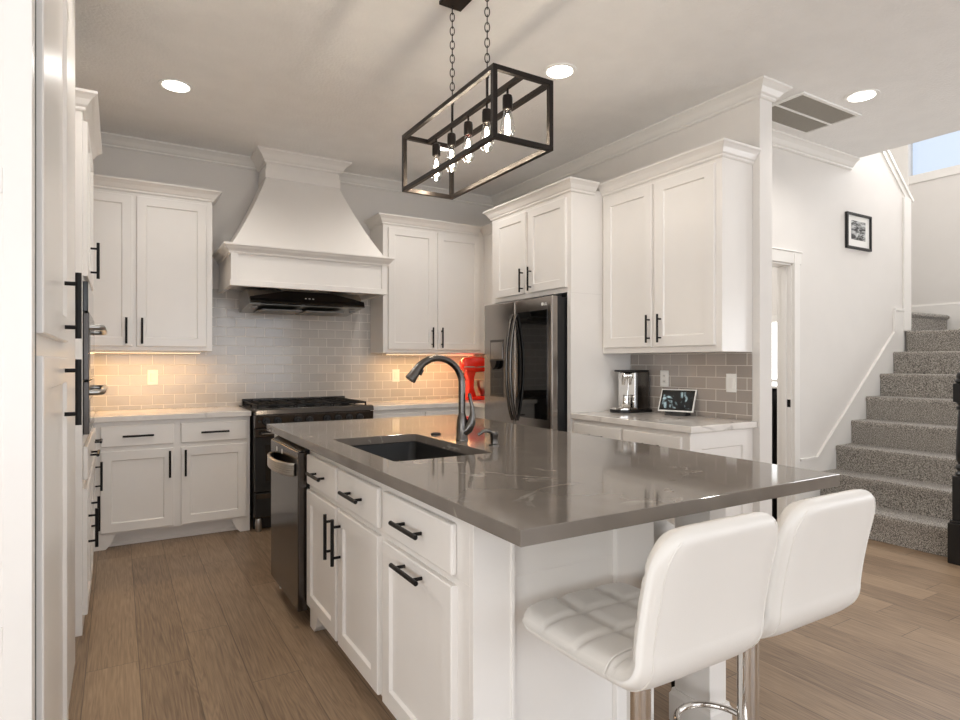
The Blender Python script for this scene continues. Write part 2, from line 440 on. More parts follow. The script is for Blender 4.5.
# unseen rear wall behind the camera, its window opening added for the fill light
rw = MB().box(-3.0, -1.2, -4.2, -4.05, 0, CZ).box(3.6, 7.55, -4.2, -4.05, 0, CZ).box(-1.2, 3.6, -4.2, -4.05, 0, 0.35).box(-1.2, 3.6, -4.2, -4.05, 2.65, CZ)
struct('wall_rear', rw, M['wall'])
g = MB()
for x in (-1.2, 0.36, 1.96, 3.54): g.box(x, x + 0.06, -4.16, -4.08, 0.35, 2.65)
g.box(-1.2, 3.6, -4.16, -4.08, 0.35, 0.41).box(-1.2, 3.6, -4.16, -4.08, 2.59, 2.65)
struct('window_rear_added', g, M['trim'])
struct('window_left_added', MB().box(-2.875, -2.83, -3.4, -3.33, 0.4, 2.6).box(-2.875, -2.83, 0.73, 0.80, 0.4, 2.6).box(-2.875, -2.83, -3.4, 0.8, 0.4, 0.47).box(-2.875, -2.83, -3.4, 0.8, 2.53, 2.6), M['trim'])  # unseen frame added around the left fill light, solid wall behind
# stair window frame and pane
g = MB().box(7.38, 7.44, wy0 - 0.06, wy0 + 0.03, wz0 - 0.02, wz1 + 0.06).box(7.375, 7.44, wy1 - 0.03, wy1 + 0.30, wz0 - 0.60, wz1 + 0.06)
g.box(7.38, 7.44, wy0, wy1, wz1 - 0.03, wz1 + 0.06).box(7.385, 7.44, wy0, wy1, wz0 - 0.09, wz0)
w1 = struct('window_1', g, M['trim'], bevel=0.004)
MB().box(7.49, 7.496, wy0, wy1, wz0, wz1).build('pane', M['glass'], w1)

CP = [(0, CZ), (0.085, CZ), (0.085, CZ - 0.012), (0.07, CZ - 0.02), (0.05, CZ - 0.035), (0.03, CZ - 0.06), (0.018, CZ - 0.068), (0.018, CZ - 0.078), (0.010, CZ - 0.085), (0, CZ - 0.085)]
def crown_prof(top, scale=1.0, drop=0.085, out=0.085):
    return [(0, top)] + [(o * out / 0.085, top - (CZ - z) * drop / 0.085) for o, z in CP[1:]]
struct('trim_1', MB().sweep([(XL, YB), (1.04, YB)], CP, side=-1), M['trim'])
struct('trim_2', MB().sweep([(1.65, YB), (XR, YB), (XR, 2.32), (XR + 0.125, 2.32), (XR + 0.125, YH), (5.40, YH)], [(o, z) for o, z in CP], side=-1), M['trim'])
# door casing in the hall
g = MB()
for x0, x1 in ((hx0 - 0.09, hx0 + 0.005), (hx1 - 0.005, hx1 + 0.08)):
    g.box(x0, x1, YH - 0.016, YH, 0, hz + 0.08).box(x0 + (0 if x0 > 4 else 0.075), x1 - (0 if x0 < 4 else 0.075), YH - 0.024, YH - 0.016, 0, hz + 0.08)
g.box(hx0 - 0.10, hx1 + 0.095, YH - 0.018, YH, hz, hz + 0.09).box(hx0 - 0.12, hx1 + 0.105, YH - 0.026, YH, hz + 0.09, hz + 0.10)
g.box(hx0, hx0 + 0.015, YH, YH + 0.12, 0, hz).box(hx1 - 0.015, hx1, YH, YH + 0.12, 0, hz).box(hx0, hx1, YH, YH + 0.12, hz - 0.015, hz)
g.box(hx1 - 0.027, hx1 - 0.015, YH + 0.035, YH + 0.075, 0, hz - 0.015)
struct('door_1', g, M['trim'], bevel=0.003)
# stair skirt board on the wall and its cap
sk = [(4.64, 0), (6.30, 0), (6.30, 1.76), (6.14, 1.76), (6.14, 1.555), (4.88, 0.496), (4.64, 0.496)]
g = MB().prism(sk, YH - 0.014, YH, lambda p, q, h: (p, h, q))
def capstrip(g, pts, w=0.022):
    for (x0, z0), (x1, z1) in zip(pts, pts[1:]):
        d = Vector((x1 - x0, z1 - z0)).normalized(); n = Vector((-d.y, d.x)) * w
        g.prism([(x0, z0), (x1, z1), (x1 + n.x, z1 + n.y), (x0 + n.x, z0 + n.y)], YH - 0.024, YH, lambda p, q, h: (p, h, q))
capstrip(g, [(4.64, 0.496), (4.88, 0.496), (6.14, 1.555), (6.14, 1.76), (6.30, 1.76)])
struct('trim_3', g, M['trim'], bevel=0.002)
# end casing of the stair wall and the sloped cap
g = MB().box(6.30, 6.435, YH - 0.02, YH + 0.13, 1.58, 2.83)
struct('trim_4', g, M['trim'], bevel=0.004)
d = Vector((5.40 - 6.43, 3.69 - 2.82)).normalized(); nn = Vector((d.y, -d.x)); nn = nn if nn.y > 0 else -nn
P0, P1 = Vector((6.46, 2.80)), Vector((5.42, 3.67))
g = MB().prism([tuple(P0), tuple(P1), tuple(P1 + nn * 0.03), tuple(P0 + nn * 0.03)], YH - 0.025, YH + 0.145, lambda p, q, h: (p, h, q))
g.prism([tuple(P0 - nn * 0.05), tuple(P1 - nn * 0.05), tuple(P1), tuple(P0)], YH - 0.012, YH + 0.13, lambda p, q, h: (p, h, q))
struct('trim_5', g, M['trim'], bevel=0.003)
# baseboard on the far wall above the landing
BB = lambda z0, z1, t=0.016: [(0, z0), (t, z0), (t, z1 - 0.02), (t * 0.6, z1 - 0.01), (t * 0.5, z1), (0, z1)]
struct('baseboard_far', MB().sweep([(7.40, 1.5), (7.40, 5.4)], BB(1.58, 1.905, 0.018), side=1), M['trim'])
struct('baseboard_hall', MB().sweep([(XR + 0.125, 2.32), (XR + 0.125, YH), (hx0 - 0.1, YH)], BB(0, 0.14), side=-1), M['trim'])
# room behind the hall door: side wall with a bright window
g = MB().box(5.25, 5.33, 2.95, 3.28, 0, CZ).box(5.25, 5.33, 3.28, 4.3, 0, 1.06).box(5.25, 5.33, 3.28, 4.3, 1.66, CZ).box(5.25, 5.33, 4.3, 5.5, 0, CZ)
struct('wall_utility', g, M['wall'])
g = MB().box(5.22, 5.26, 3.23, 4.35, 1.02, 1.06).box(5.23, 5.26, 3.23, 3.29, 1.06, 1.72).box(5.23, 5.26, 3.23, 4.35, 1.66, 1.72).box(5.27, 5.30, 3.28, 4.3, 1.10, 1.125)
w3 = struct('window_3', g, M['trim'])
MB().box(5.30, 5.31, 3.28, 4.3, 1.06, 1.66).build('glowing_pane', emis('glowing window pane', (0.95, 0.98, 1, 1), 1.6), w3)  # pane glows by itself in place of daylight from outside

# backsplash tiles
g = MB().box(XL, XR - 0.002, YB - 0.009, YB - 0.002, 0.916, 1.90)
tag(g.build('tile_backsplash', M['tile_b']), 'grey glazed subway tile backsplash behind the black range and under the wall cabinets', 'backsplash')
g = MB().box(XR - 0.009, XR - 0.002, 2.37, 3.415, 0.916, 1.349)
tag(g.build('tile_backsplash', M['tile_r']), 'taupe subway tile backsplash behind the coffee machine', 'backsplash')

# ------------------------------------------------------------------ cabinet parts
def shaker(F, a0, a1, z0, z1, parent, name='door', rail=0.062, t=0.02, rec=0.010, o0=0.0, m=None):
    g = MB(); sl = 0.006
    O = [(a0, z0), (a1, z0), (a1, z1), (a0, z1)]
    e = 0.003
    O2 = [(a0 + e, z0 + e), (a1 - e, z0 + e), (a1 - e, z1 - e), (a0 + e, z1 - e)]
    I = [(a0 + rail, z0 + rail), (a1 - rail, z0 + rail), (a1 - rail, z1 - rail), (a0 + rail, z1 - rail)]
    J = [(a0 + rail + sl, z0 + rail + sl), (a1 - rail - sl, z0 + rail + sl), (a1 - rail - sl, z1 - rail - sl), (a0 + rail + sl, z1 - rail - sl)]
    vs_ = [F(a, o0, z) for a, z in O] + [F(a, o0 + t - e, z) for a, z in O] + [F(a, o0 + t, z) for a, z in O2] + [F(a, o0 + t, z) for a, z in I] + [F(a, o0 + t - rec, z) for a, z in J]
    fs = [(0, 1, 2, 3), (16, 17, 18, 19)]
    for L in range(4):
        for k in range(4):
            j = (k + 1) % 4; fs.append((L * 4 + k, L * 4 + j, L * 4 + 4 + j, L * 4 + 4 + k))
    g.add(vs_, fs)
    return g.build(name, m or M['cab'], parent)
def slab(F, a0, a1, z0, z1, parent, name='drawer', t=0.02, bev=0.005, m=None):
    return MB().box(a0, a1, 0, t, z0, z1, F).build(name, m or M['cab'], parent, bevel=bev)
def pull(F, a, z, parent, L=0.19, vert=True, o=0.02, r=0.0074, name='handle'):
    g = MB(); h = L / 2; s = h * 0.66; out = o + 0.034
    if vert:
        g.cyl(F(a, out, z - h), F(a, out, z + h), r, 12)
        for q in (-s, s): g.cyl(F(a, o - 0.001, z + q), F(a, out, z + q), r * 0.75, 10)
    else:
        g.cyl(F(a - h, out, z), F(a + h, out, z), r, 12)
        for q in (-s, s): g.cyl(F(a + q, o - 0.001, z), F(a + q, out, z), r * 0.75, 10)
    ob = g.build(name, M['blackmetal'], parent); smooth_by_angle(ob); return ob

# ------------------------------------------------------------------ back wall, left base cabinet
YC = 4.85
F = face_ny(YC)
t = thing('base_cabinet', 'white two-door base cabinet with two drawers left of the black range', 'cabinet', (0.35, 5.1, 0))
XLB = -0.145
MB().box(XLB, 0.862, YC, YB - 0.003, 0.10, 0.875).build('body', M['cab'], t, bevel=0.001)
g = MB().box(XLB, 0.862, YC + 0.08, YC + 0.10, 0, 0.10)
FP = lambda p, q, h: (p, h, q)
foot = [(0.0, 0.0), (0.07, 0.0), (0.10, 0.03), (0.13, 0.10), (0.0, 0.10)]
g.prism([(XLB + p, q) for p, q in foot], YC + 0.001, YC + 0.081, FP)
g.prism([(0.862 - p, q) for p, q in foot], YC + 0.001, YC + 0.081, FP)
g.box(XLB, 0.862, YC + 0.068, YC + 0.08, 0, 0.022)
g.build('toe_kick', M['cab'], t, bevel=0.001)
for a0, a1, hx in ((-0.103, 0.343, 0.315), (0.388, 0.838, 0.416)):
    d = slab(F, a0, a1, 0.703, 0.845, t); pull(F, (a0 + a1) / 2, 0.774, d, vert=False)
    d = shaker(F, a0, a1, 0.115, 0.672, t); pull(F, hx, 0.56, d)
# right of the range
t = thing('base_cabinet', 'white base cabinet between the black range and the refrigerator', 'cabinet', (2.6, 5.1, 0))
MB().box(1.82, 2.84, YC, YB - 0.003, 0.10, 0.875).box(1.82, 2.84, YC + 0.08, YB - 0.003, 0, 0.10).box(2.84, XR - 0.003, 4.52, YB - 0.003, 0.0, 0.875).build('body', M['cab'], t)
for a0, a1 in ((1.85, 2.30), (2.34, 2.79)):
    d = slab(F, a0, a1, 0.703, 0.845, t); pull(F, (a0 + a1) / 2, 0.774, d, vert=False)
    d = shaker(F, a0, a1, 0.115, 0.672, t); pull(F, a1 - 0.04 if a0 < 2 else a0 + 0.04, 0.56, d)
# worktops
g = MB().box(XLB + 0.0, 0.868, YC - 0.035, YB - 0.009, 0.876, 0.915)
tag(g.build('worktop', M['whitequartz'], bevel=0.003), 'white veined quartz worktop left of the range', 'worktop')
g = MB().prism([(1.812, YC - 0.035), (2.80, YC - 0.035), (2.80, 4.52), (XR - 0.003, 4.52), (XR - 0.003, YB - 0.010), (1.812, YB - 0.009)], 0.876, 0.915)
tag(g.build('worktop', M['whitequartz'], bevel=0.003), 'white quartz worktop right of the range, under the red mixer', 'worktop')

# ------------------------------------------------------------------ upper cabinets on the back wall
UT, UB = 2.52, 1.37
YU = 5.10
F = face_ny(YU)
def upper_crown(path, parent, top=2.615, side=-1, name='crown_molding'):
    g = MB().sweep(path, crown_prof(top, drop=0.085, out=0.062), side=side)
    return g.build(name, M['cab'], parent)
t = thing('upper_cabinet', 'white two-door wall cabinet left of the range hood', 'cabinet', (0.1, 5.27, UB))
MB().box(-0.42, 0.629, YU, YB - 0.009, UB, UT + 0.05).build('body', M['cab'], t, bevel=0.002)
d = shaker(F, -0.373, 0.087, 1.402, 2.505, t); pull(F, 0.050, 1.515, d)
d = shaker(F, 0.115, 0.585, 1.402, 2.505, t); pull(F, 0.150, 1.515, d)
upper_crown([(-0.42, YU), (0.629, YU), (0.629, YB - 0.01)], t)
t = thing('upper_cabinet', 'white two-door wall cabinet between the range hood and the corner', 'cabinet', (2.6, 5.27, UB))
MB().box(2.045, 3.11, YU, YB - 0.009, UB, UT + 0.05).build('body', M['cab'], t, bevel=0.002)
d = shaker(F, 2.09, 2.558, 1.402, 2.505, t); pull(F, 2.525, 1.515, d)
d = shaker(F, 2.590, 3.055, 1.402, 2.505, t); pull(F, 2.625, 1.515, d)
upper_crown([(2.045, YB - 0.01), (2.045, YU), (3.048, YU)], t)
t = thing('upper_cabinet', 'narrow white corner wall cabinet beside the refrigerator surround', 'cabinet', (3.27, 4.8, UB))
MB().box(3.111, XR - 0.001, 4.52, YB - 0.009, UB, UT + 0.05).build('body', M['cab'], t, bevel=0.002)
upper_crown([(3.111, YU), (3.111, 4.52)], t)

def undercab(x0, x1, y, label):
    t = thing('light_strip', label, 'light', ((x0 + x1) / 2, y, UB))
    MB().box(x0, x1, y - 0.02, y + 0.02, UB - 0.014, UB - 0.001).build('housing', M['plate'], t)
    MB().box(x0 + 0.01, x1 - 0.01, y - 0.012, y + 0.012, UB - 0.017, UB - 0.0145).build('diffuser', M['strip'], t)
    l = area('strip_lamp', ((x0 + x1) / 2, y, UB - 0.02), (0, 0, 0), x1 - x0, 0.05, 3.6, (1.0, 0.60, 0.25))
undercab(-0.38, 0.56, 5.22, 'warm lit light strip under the wall cabinet left of the hood')
undercab(2.12, 3.06, 5.22, 'warm lit light strip under the wall cabinet right of the hood')

# ------------------------------------------------------------------ range hood surround
HX0, HX1, HY = 0.72, 1.965, 4.815
t = thing('hood_surround', 'tall white flared range hood surround reaching the ceiling', 'range hood', (1.345, 5.2, 1.86))
g = MB()
yb = YB - 0.009
# hollow mantel box
g.box(HX0, HX1, HY, HY + 0.03, 1.86, 2.165).box(HX0, HX0 + 0.03, HY + 0.03, yb, 1.86, 2.165).box(HX1 - 0.03, HX1, HY + 0.03, yb, 1.86, 2.165)
g.box(HX0 + 0.03, HX1 - 0.03, HY + 0.03, yb, 1.90, 1.92)
g.build('mantel', M['cab'], t, bevel=0.002)
g = MB().box(HX0 + 0.0, HX1, HY - 0.013, HY + 0.001, 1.86, 1.905).box(HX0, HX0 + 0.05, HY - 0.013, HY + 0.001, 1.905, 2.105).box(HX1 - 0.05, HX1, HY - 0.013, HY + 0.001, 1.905, 2.105)
g.box(HX0 - 0.006, HX0 + 0.001, HY - 0.008, yb, 1.86, 1.905)
g.build('face_frame', M['cab'], t, bevel=0.002)
mp = [(0, 2.175), (0.050, 2.175), (0.054, 2.170), (0.054, 2.160), (0.044, 2.153), (0.036, 2.140), (0.020, 2.126), (0.014, 2.118), (0.014, 2.108), (0.008, 2.100), (0, 2.100)]
MB().sweep([(HX0, yb), (HX0, HY), (HX1, HY), (HX1, yb)], mp, side=-1).build('mantel_shelf', M['cab'], t)
MB().box(HX0, HX1, HY, yb, 2.15, 2.174).build('mantel_top', M['cab'], t)
# flared chimney
NX0, NX1, NY = 1.04, 1.65, 5.13
rows = []
K = 14
for i in range(K + 1):
    q = i / K; z = 2.175 + (2.80 - 2.175) * q
    w = (1 - q); w = 0.80 * w + 0.20 * w ** 2.2
    rows.append((NX0 + (HX0 + 0.01 - NX0) * w, NX1 + (HX1 - 0.01 - NX1) * w, NY + (HY + 0.01 - NY) * w, z))
rows.append((NX0, NX1, NY, CZ - 0.002))
g = MB(); base = []
for x0, x1, y, z in rows: base += [(x0, yb, z), (x0, y, z), (x1, y, z), (x1, yb, z)]
fs = [(0, 1, 2, 3), tuple(4 * (len(rows) - 1) + k for k in range(4))]
for i in range(len(rows) - 1):
    for k in range(4): fs.append((4 * i + k, 4 * i + (k + 1) % 4, 4 * i + 4 + (k + 1) % 4, 4 * i + 4 + k))
g.add(base, fs); ob = g.build('chimney', M['cab'], t); smooth_by_angle(ob, 30)
MB().sweep([(NX0, YB - 0.01), (NX0, NY), (NX1, NY), (NX1, YB - 0.01)], crown_prof(CZ - 0.001, drop=0.10), side=-1).build('crown_molding', M['cab'], t)
MB().sweep([(NX0, YB - 0.01), (NX0, NY), (NX1, NY), (NX1, YB - 0.01)], [(0, 2.87), (0.008, 2.87), (0.008, 2.80), (0, 2.79)], side=-1).build('neck_band', M['cab'], t)

# vent hood insert
VX0, VX1 = 0.875, 1.80
t = thing('vent_hood', 'black glass and steel extractor tucked under the white hood surround', 'extractor hood', (1.33, 5.2, 1.71))
g = MB().prism([(4.945, 1.742), (yb, 1.705), (yb, 1.87), (5.05, 1.87), (4.96, 1.80)], VX0, VX1, lambda p, q, h: (h, p, q))
g.build('body', M['steel'], t, bevel=0.002)
# sloping glass front (trapezoid)
def gl(u, w): return (VX0 + (VX1 - VX0) * u, 4.90 + 0.06 * w, 1.750 + 0.125 * w)
g = MB(); A = [gl(0, 0), gl(1, 0), gl(1, 0.38), gl(0.70, 0.86), gl(0.30, 0.86), gl(0, 0.38)]
B = [(x, y + 0.03, z - 0.004) for x, y, z in A]
g.add(A + B, [(0, 1, 2, 3, 4, 5), (11, 10, 9, 8, 7, 6)] + [(k, (k + 1) % 6, 6 + (k + 1) % 6, 6 + k) for k in range(6)])
g.build('glass_front', M['blackglass'], t)
g = MB().prism([(4.975, 1.858), (5.14, 1.858), (5.14, 1.895), (4.985, 1.895)], 1.12, 1.52, lambda p, q, h: (h, p, q)); g.build('flue_collar', M['steel'], t)
for x in (1.0, 1.35):
    MB().box(x - 0.02 + 0, x + 0.30, 5.0, 5.36, 1.70, 1.712).build('filter', M['greyplastic'], t, bevel=0.003)
for x in (0.93, 1.74): MB().cyl((x, 5.05, 1.715), (x, 5.05, 1.726), 0.028, 18).build('lamp_lens', M['greyplastic'], t)
g = MB()
for i in range(3):
    g.box(1.30 + i * 0.03, 1.312 + i * 0.03, 4.916, 4.926, 1.797, 1.803)
g.build('control_icons', M['plate'], t)

# ------------------------------------------------------------------ range
RX0, RX1 = 0.876, 1.806; RY = 4.76
t = thing('gas_range', 'wide black stainless gas range with cast iron grates under the white hood', 'range', (1.34, 5.1, 0))
MB().box(RX0, RX1, RY + 0.02, YB - 0.02, 0.10, 0.905).build('body', M['blacksteel'], t, bevel=0.002)
g = MB().box(RX0, RX1, RY - 0.045, YB - 0.012, 0.905, 0.92); g.build('cooktop', M['blackplastic'], t)
MB().prism([(RY - 0.06, 0.89), (RY - 0.05, 0.925), (RY - 0.02, 0.932), (RY + 0.03, 0.932), (RY + 0.03, 0.89)], RX0, RX1, lambda p, q, h: (h, p, q)).build('front_rail', M['blacksteel'], t, bevel=0.004)
MB().box(RX0 + 0.02, RX1 - 0.02, YB - 0.05, YB - 0.014, 0.92, 0.975).build('back_guard', M['blacksteel'], t, bevel=0.004)
# control panel slopes
MB().prism([(RY + 0.02, 0.78), (RY - 0.035, 0.79), (RY - 0.05, 0.885), (RY + 0.02, 0.885)], RX0, RX1, lambda p, q, h: (h, p, q)).build('control_panel', M['blacksteel'], t, bevel=0.003)
for i, x in enumerate((0.955, 1.04, 1.19, 1.28, 1.42, 1.51, 1.60, 1.69)):
    g = MB().lathe(0, 0, [(0.024, 0), (0.024, 0.008), (0.030, 0.010), (0.030, 0.012), (0.023, 0.014), (0.021, 0.036), (0.017, 0.040)], 20, lambda X, Y, Z, x=x: (x + X, RY - 0.040 - Z, 0.838 + Y))
    g.box(x - 0.004, x + 0.004, RY - 0.084, RY - 0.078, 0.822, 0.858)
    smooth_by_angle(g.build('knob', M['blackplastic'], t))
MB().cyl((0.905, RY - 0.045, 0.84), (0.905, RY - 0.052, 0.84), 0.008, 12).build('button', M['blackplastic'], t)
# grates: three sections
def grate(x0, x1, y0, y1):
    g = MB(); z0, z1 = 0.945, 0.958
    for x in (x0, x1 - 0.012): g.box(x, x + 0.012, y0, y1, z0, z1)
    for y in (y0, (y0 + y1) / 2 - 0.006, y1 - 0.012): g.box(x0, x1, y, y + 0.012, z0, z1)
    for k in (0.25, 0.5, 0.75):
        x = x0 + (x1 - x0) * k; g.box(x - 0.005, x + 0.005, y0, y1, z0, z1 + 0.004)
    for x in (x0, x1 - 0.012):
        for y in (y0, (y0 + y1) / 2 - 0.006, y1 - 0.012): g.box(x, x + 0.012, y, y + 0.012, 0.92, z0)
    return g
for k in range(3):
    x0 = RX0 + 0.03 + k * 0.293
    grate(x0, x0 + 0.285, RY + 0.04, YB - 0.08).build('grate', M['castiron'], t, bevel=0.002)
    for y in (RY + 0.16, YB - 0.21):
        MB().lathe(x0 + 0.142, y, [(0.05, 0.92), (0.05, 0.930), (0.034, 0.932), (0.034, 0.940), (0.03, 0.943)], 20).build('burner', M['castiron'], t)
F = face_ny(RY + 0.02)
d = MB().box(RX0 + 0.004, RX1 - 0.004, 0, 0.035, 0.305, 0.775, F).build('oven_door', M['blackplastic'], t, bevel=0.003)
MB().box(RX0 + 0.08, RX1 - 0.08, 0.034, 0.038, 0.38, 0.66, F).build('door_glass', M['blackglass'], d)
MB().box(RX0 + 0.004, RX1 - 0.004, 0.033, 0.040, 0.72, 0.775, F).build('door_trim', M['blacksteel'], d)
g = MB().cyl(F(RX0 + 0.04, 0.085, 0.745), F(RX1 - 0.04, 0.085, 0.745), 0.013, 16)
for x in (RX0 + 0.06, RX1 - 0.06): g.cyl(F(x, 0.035, 0.745), F(x, 0.085, 0.745), 0.010, 12)
smooth_by_angle(g.build('handle', M['gunmetal'], d))
d = MB().box(RX0 + 0.004, RX1 - 0.004, 0, 0.033, 0.115, 0.295, F).build('drawer', M['blackplastic'], t, bevel=0.003)
MB().box(RX0 + 0.01, RX1 - 0.01, 0.032, 0.036, 0.255, 0.29, F).build('drawer_trim', M['blacksteel'], d)
for x in (RX0 + 0.035, RX1 - 0.035):
    for y in (RY + 0.02, YB - 0.1):
        ob = MB().lathe(x, y, [(0.022, 0), (0.024, 0.01), (0.024, 0.085), (0.02, 0.10)], 20).build('leg', M['steel'], t); smooth_by_angle(ob)
MB().box(RX0 + 0.01, RX1 - 0.01, RY + 0.07, RY + 0.09, 0.01, 0.11).build('kick_plate', M['blackplastic'], t)

# ------------------------------------------------------------------ refrigerator wall
t = thing('refrigerator_surround', 'white cabinet surround with two doors over the refrigerator', 'cabinet', (3.1, 3.9, 0))
SX = 2.83
MB().box(SX, XR - 0.001, 3.42, 3.445, 0, UT + 0.05).box(SX - 0.004, SX + 0.02, 3.418, 3.46, 0, 1.80).build('side_panel', M['cab'], t, bevel=0.0015)
MB().box(SX, XR - 0.001, 4.475, 4.50, 0, UT + 0.05).build('side_panel', M['cab'], t, bevel=0.0015)
MB().box(SX, XR - 0.001, 3.445, 4.475, 1.80, UT + 0.05).build('body', M['cab'], t, bevel=0.001)
MB().box(SX + 0.001, 3.12, 3.4180, 3.42, 1.793, 1.796).build('panel_joint', M['wall'], t)
F = face_nx(SX)
d = shaker(F, 3.465, 3.926, 1.838, 2.498, t); pull(F, 3.89, 1.945, d)
d = shaker(F, 3.97, 4.42, 1.838, 2.498, t); pull(F, 4.005, 1.945, d)
upper_crown([(3.105, 4.50), (SX, 4.50), (SX, 3.42), (3.05, 3.42)], t)

# refrigerator
t = thing('refrigerator', 'black stainless french door refrigerator with a dark glass panel', 'refrigerator', (3.0, 3.93, 0))
FY0, FY1, FXD = 3.462, 4.40, 2.685
MB().box(2.75, 3.40, FY0 + 0.012, FY1 - 0.012, 0.03, 1.765).build('body', M['blackplastic'], t, bevel=0.004)
MB().box(2.72, 2.80, FY0 + 0.03, FY0 + 0.16, 1.752, 1.782).build('hinge_cover', M['blackplastic'], t)
for y in (FY0 + 0.06, FY1 - 0.06):
    for x in (2.80, 3.35): MB().cyl((x, y, 0), (x, y, 0.04), 0.02, 12).build('foot', M['blackplastic'], t)
F = face_nx(2.745)
ymid = 3.935
def rounded_slab(F, a0, a1, z0, z1, t_, m, parent, name, bev=0.012):
    return MB().box(a0, a1, 0, t_, z0, z1, F).build(name, m, parent, bevel=bev, seg=4)
dl = rounded_slab(F, ymid + 0.003, FY1, 0.735, 1.77, 0.06, M['fridgesteel'], t, 'door')
dr = rounded_slab(F, FY0, ymid - 0.003, 0.735, 1.77, 0.06, M['fridgesteel'], t, 'door')
MB().box(3.515, 3.895, 0.059, 0.062, 0.86, 1.672, F).build('glass_panel', M['blackglass'], dr, bevel=0.001)
for z0, z1 in ((0.42, 0.725), (0.06, 0.41)):
    d = rounded_slab(F, FY0, FY1, z0, z1, 0.06, M['fridgesteel'], t, 'freezer_drawer')
    g = MB().cyl(F(FY0 + 0.1, 0.11, z1 - 0.06), F(FY1 - 0.1, 0.11, z1 - 0.06), 0.012, 14)
    for y in (FY0 + 0.12, FY1 - 0.12): g.cyl(F(y, 0.059, z1 - 0.06), F(y, 0.11, z1 - 0.06), 0.010, 12)
    smooth_by_angle(g.build('handle', M['steel'], d))
# curved door handles
for yy, par in ((ymid + 0.028, dl), (ymid - 0.028, dr)):
    pts = []
    for i in range(25):
        q = i / 24; z = 0.83 + q * 0.83; o = 0.062 + 0.062 * math.sin(PI * q) ** 0.7
        pts.append(F(yy, o, z))
    smooth_by_angle(MB().tube(pts, 0.0135, 14).build('handle', M['gunmetal'], par))
# dispenser
MB().box(4.09, 4.30, 0.0585, 0.0615, 1.00, 1.47, F).build('dispenser_surround', M['gunmetal'], dl, bevel=0.001)
MB().box(4.105, 4.285, 0.0605, 0.066, 1.31, 1.45, F).build('dispenser_panel', M['fridgesteel'], dl, bevel=0.002)
MB().box(4.105, 4.285, 0.0595, 0.0625, 1.015, 1.30, F).build('dispenser_recess', M['blackglass'], dl)
MB().prism([(4.14, 1.30), (4.25, 1.30), (4.225, 1.245), (4.20, 1.225), (4.165, 1.245)], 0.060, 0.10, lambda p, q, h: F(p, h, q)).build('dispenser_nozzle', M['blackplastic'], dl, bevel=0.003)
# maker's mark top right: disc plus letters
lg = MB().lathe(0, 0, [(0.012, 0), (0.012, 0.0008)], 20, lambda X, Y, Z: F(3.575 + X, 0.060 + Z, 1.715 + Y)); lg.build('logo', M['plate'], dr)
tc_ = bpy.data.curves.new('letters', 'FONT'); tc_.body = 'LG'; tc_.size = 0.032; tc_.extrude = 0.0005
to = bpy.data.objects.new('letters_source', tc_); C.objects.link(to)
bpy.context.view_layer.update()
lm = bpy.data.meshes.new_from_object(to.evaluated_get(bpy.context.evaluated_depsgraph_get()))
bpy.data.objects.remove(to)
lm.materials.clear(); lm.materials.append(M['plate'])
to = bpy.data.objects.new('logo_letters', lm); C.objects.link(to); to.parent = dr; to['_o'] = dr['_o']
to.location = Vector(F(3.557, 0.0612, 1.7035)) - Vector(dr['_o']); to.rotation_euler = (R(90), 0, R(-90))

# ------------------------------------------------------------------ coffee station
CX = 2.845
t = thing('base_cabinet', 'white base cabinet carrying the coffee machine, with a panelled end', 'cabinet', (3.1, 2.9, 0))
MB().box(CX, XR - 0.001, 2.385, 3.415, 0.10, 0.875).box(CX + 0.07, XR - 0.001, 2.385, 3.415, 0, 0.10).build('body', M['cab'], t, bevel=0.002)
F = face_nx(CX)
for a0, a1, hy in ((2.42, 2.885, 2.85), (2.915, 3.385, 2.95)):
    d = slab(F, a0, a1, 0.703, 0.845, t); pull(F, (a0 + a1) / 2, 0.774, d, vert=False)
    d = shaker(F, a0, a1, 0.115, 0.672, t); pull(F, hy, 0.56, d)
shaker(face_ny(2.385), CX + 0.0, XR - 0.001, 0.02, 0.872, t, name='end_panel', rail=0.10, t=0.018)
g = MB().box(CX - 0.028, XR - 0.001, 2.335, 3.417, 0.876, 0.915)
tag(g.build('worktop', M['whitequartz'], bevel=0.004), 'white veined quartz worktop under the coffee machine', 'worktop')
UX = 3.135
t = thing('upper_cabinet', 'tall white two-door wall cabinet above the coffee machine', 'cabinet', (3.27, 2.9, UB))
MB().box(UX, XR - 0.001, 2.37, 3.417, UB - 0.02, UT + 0.05).build('body', M['cab'], t, bevel=0.002)
F = face_nx(UX)
d = shaker(F, 2.415, 2.885, 1.39, 2.505, t, rail=0.07); pull(F, 2.834, 1.512, d)
d = shaker(F, 2.915, 3.385, 1.39, 2.505, t, rail=0.07); pull(F, 2.934, 1.512, d)
upper_crown([(UX, 3.417), (UX, 2.37), (XR - 0.001, 2.37)], t)

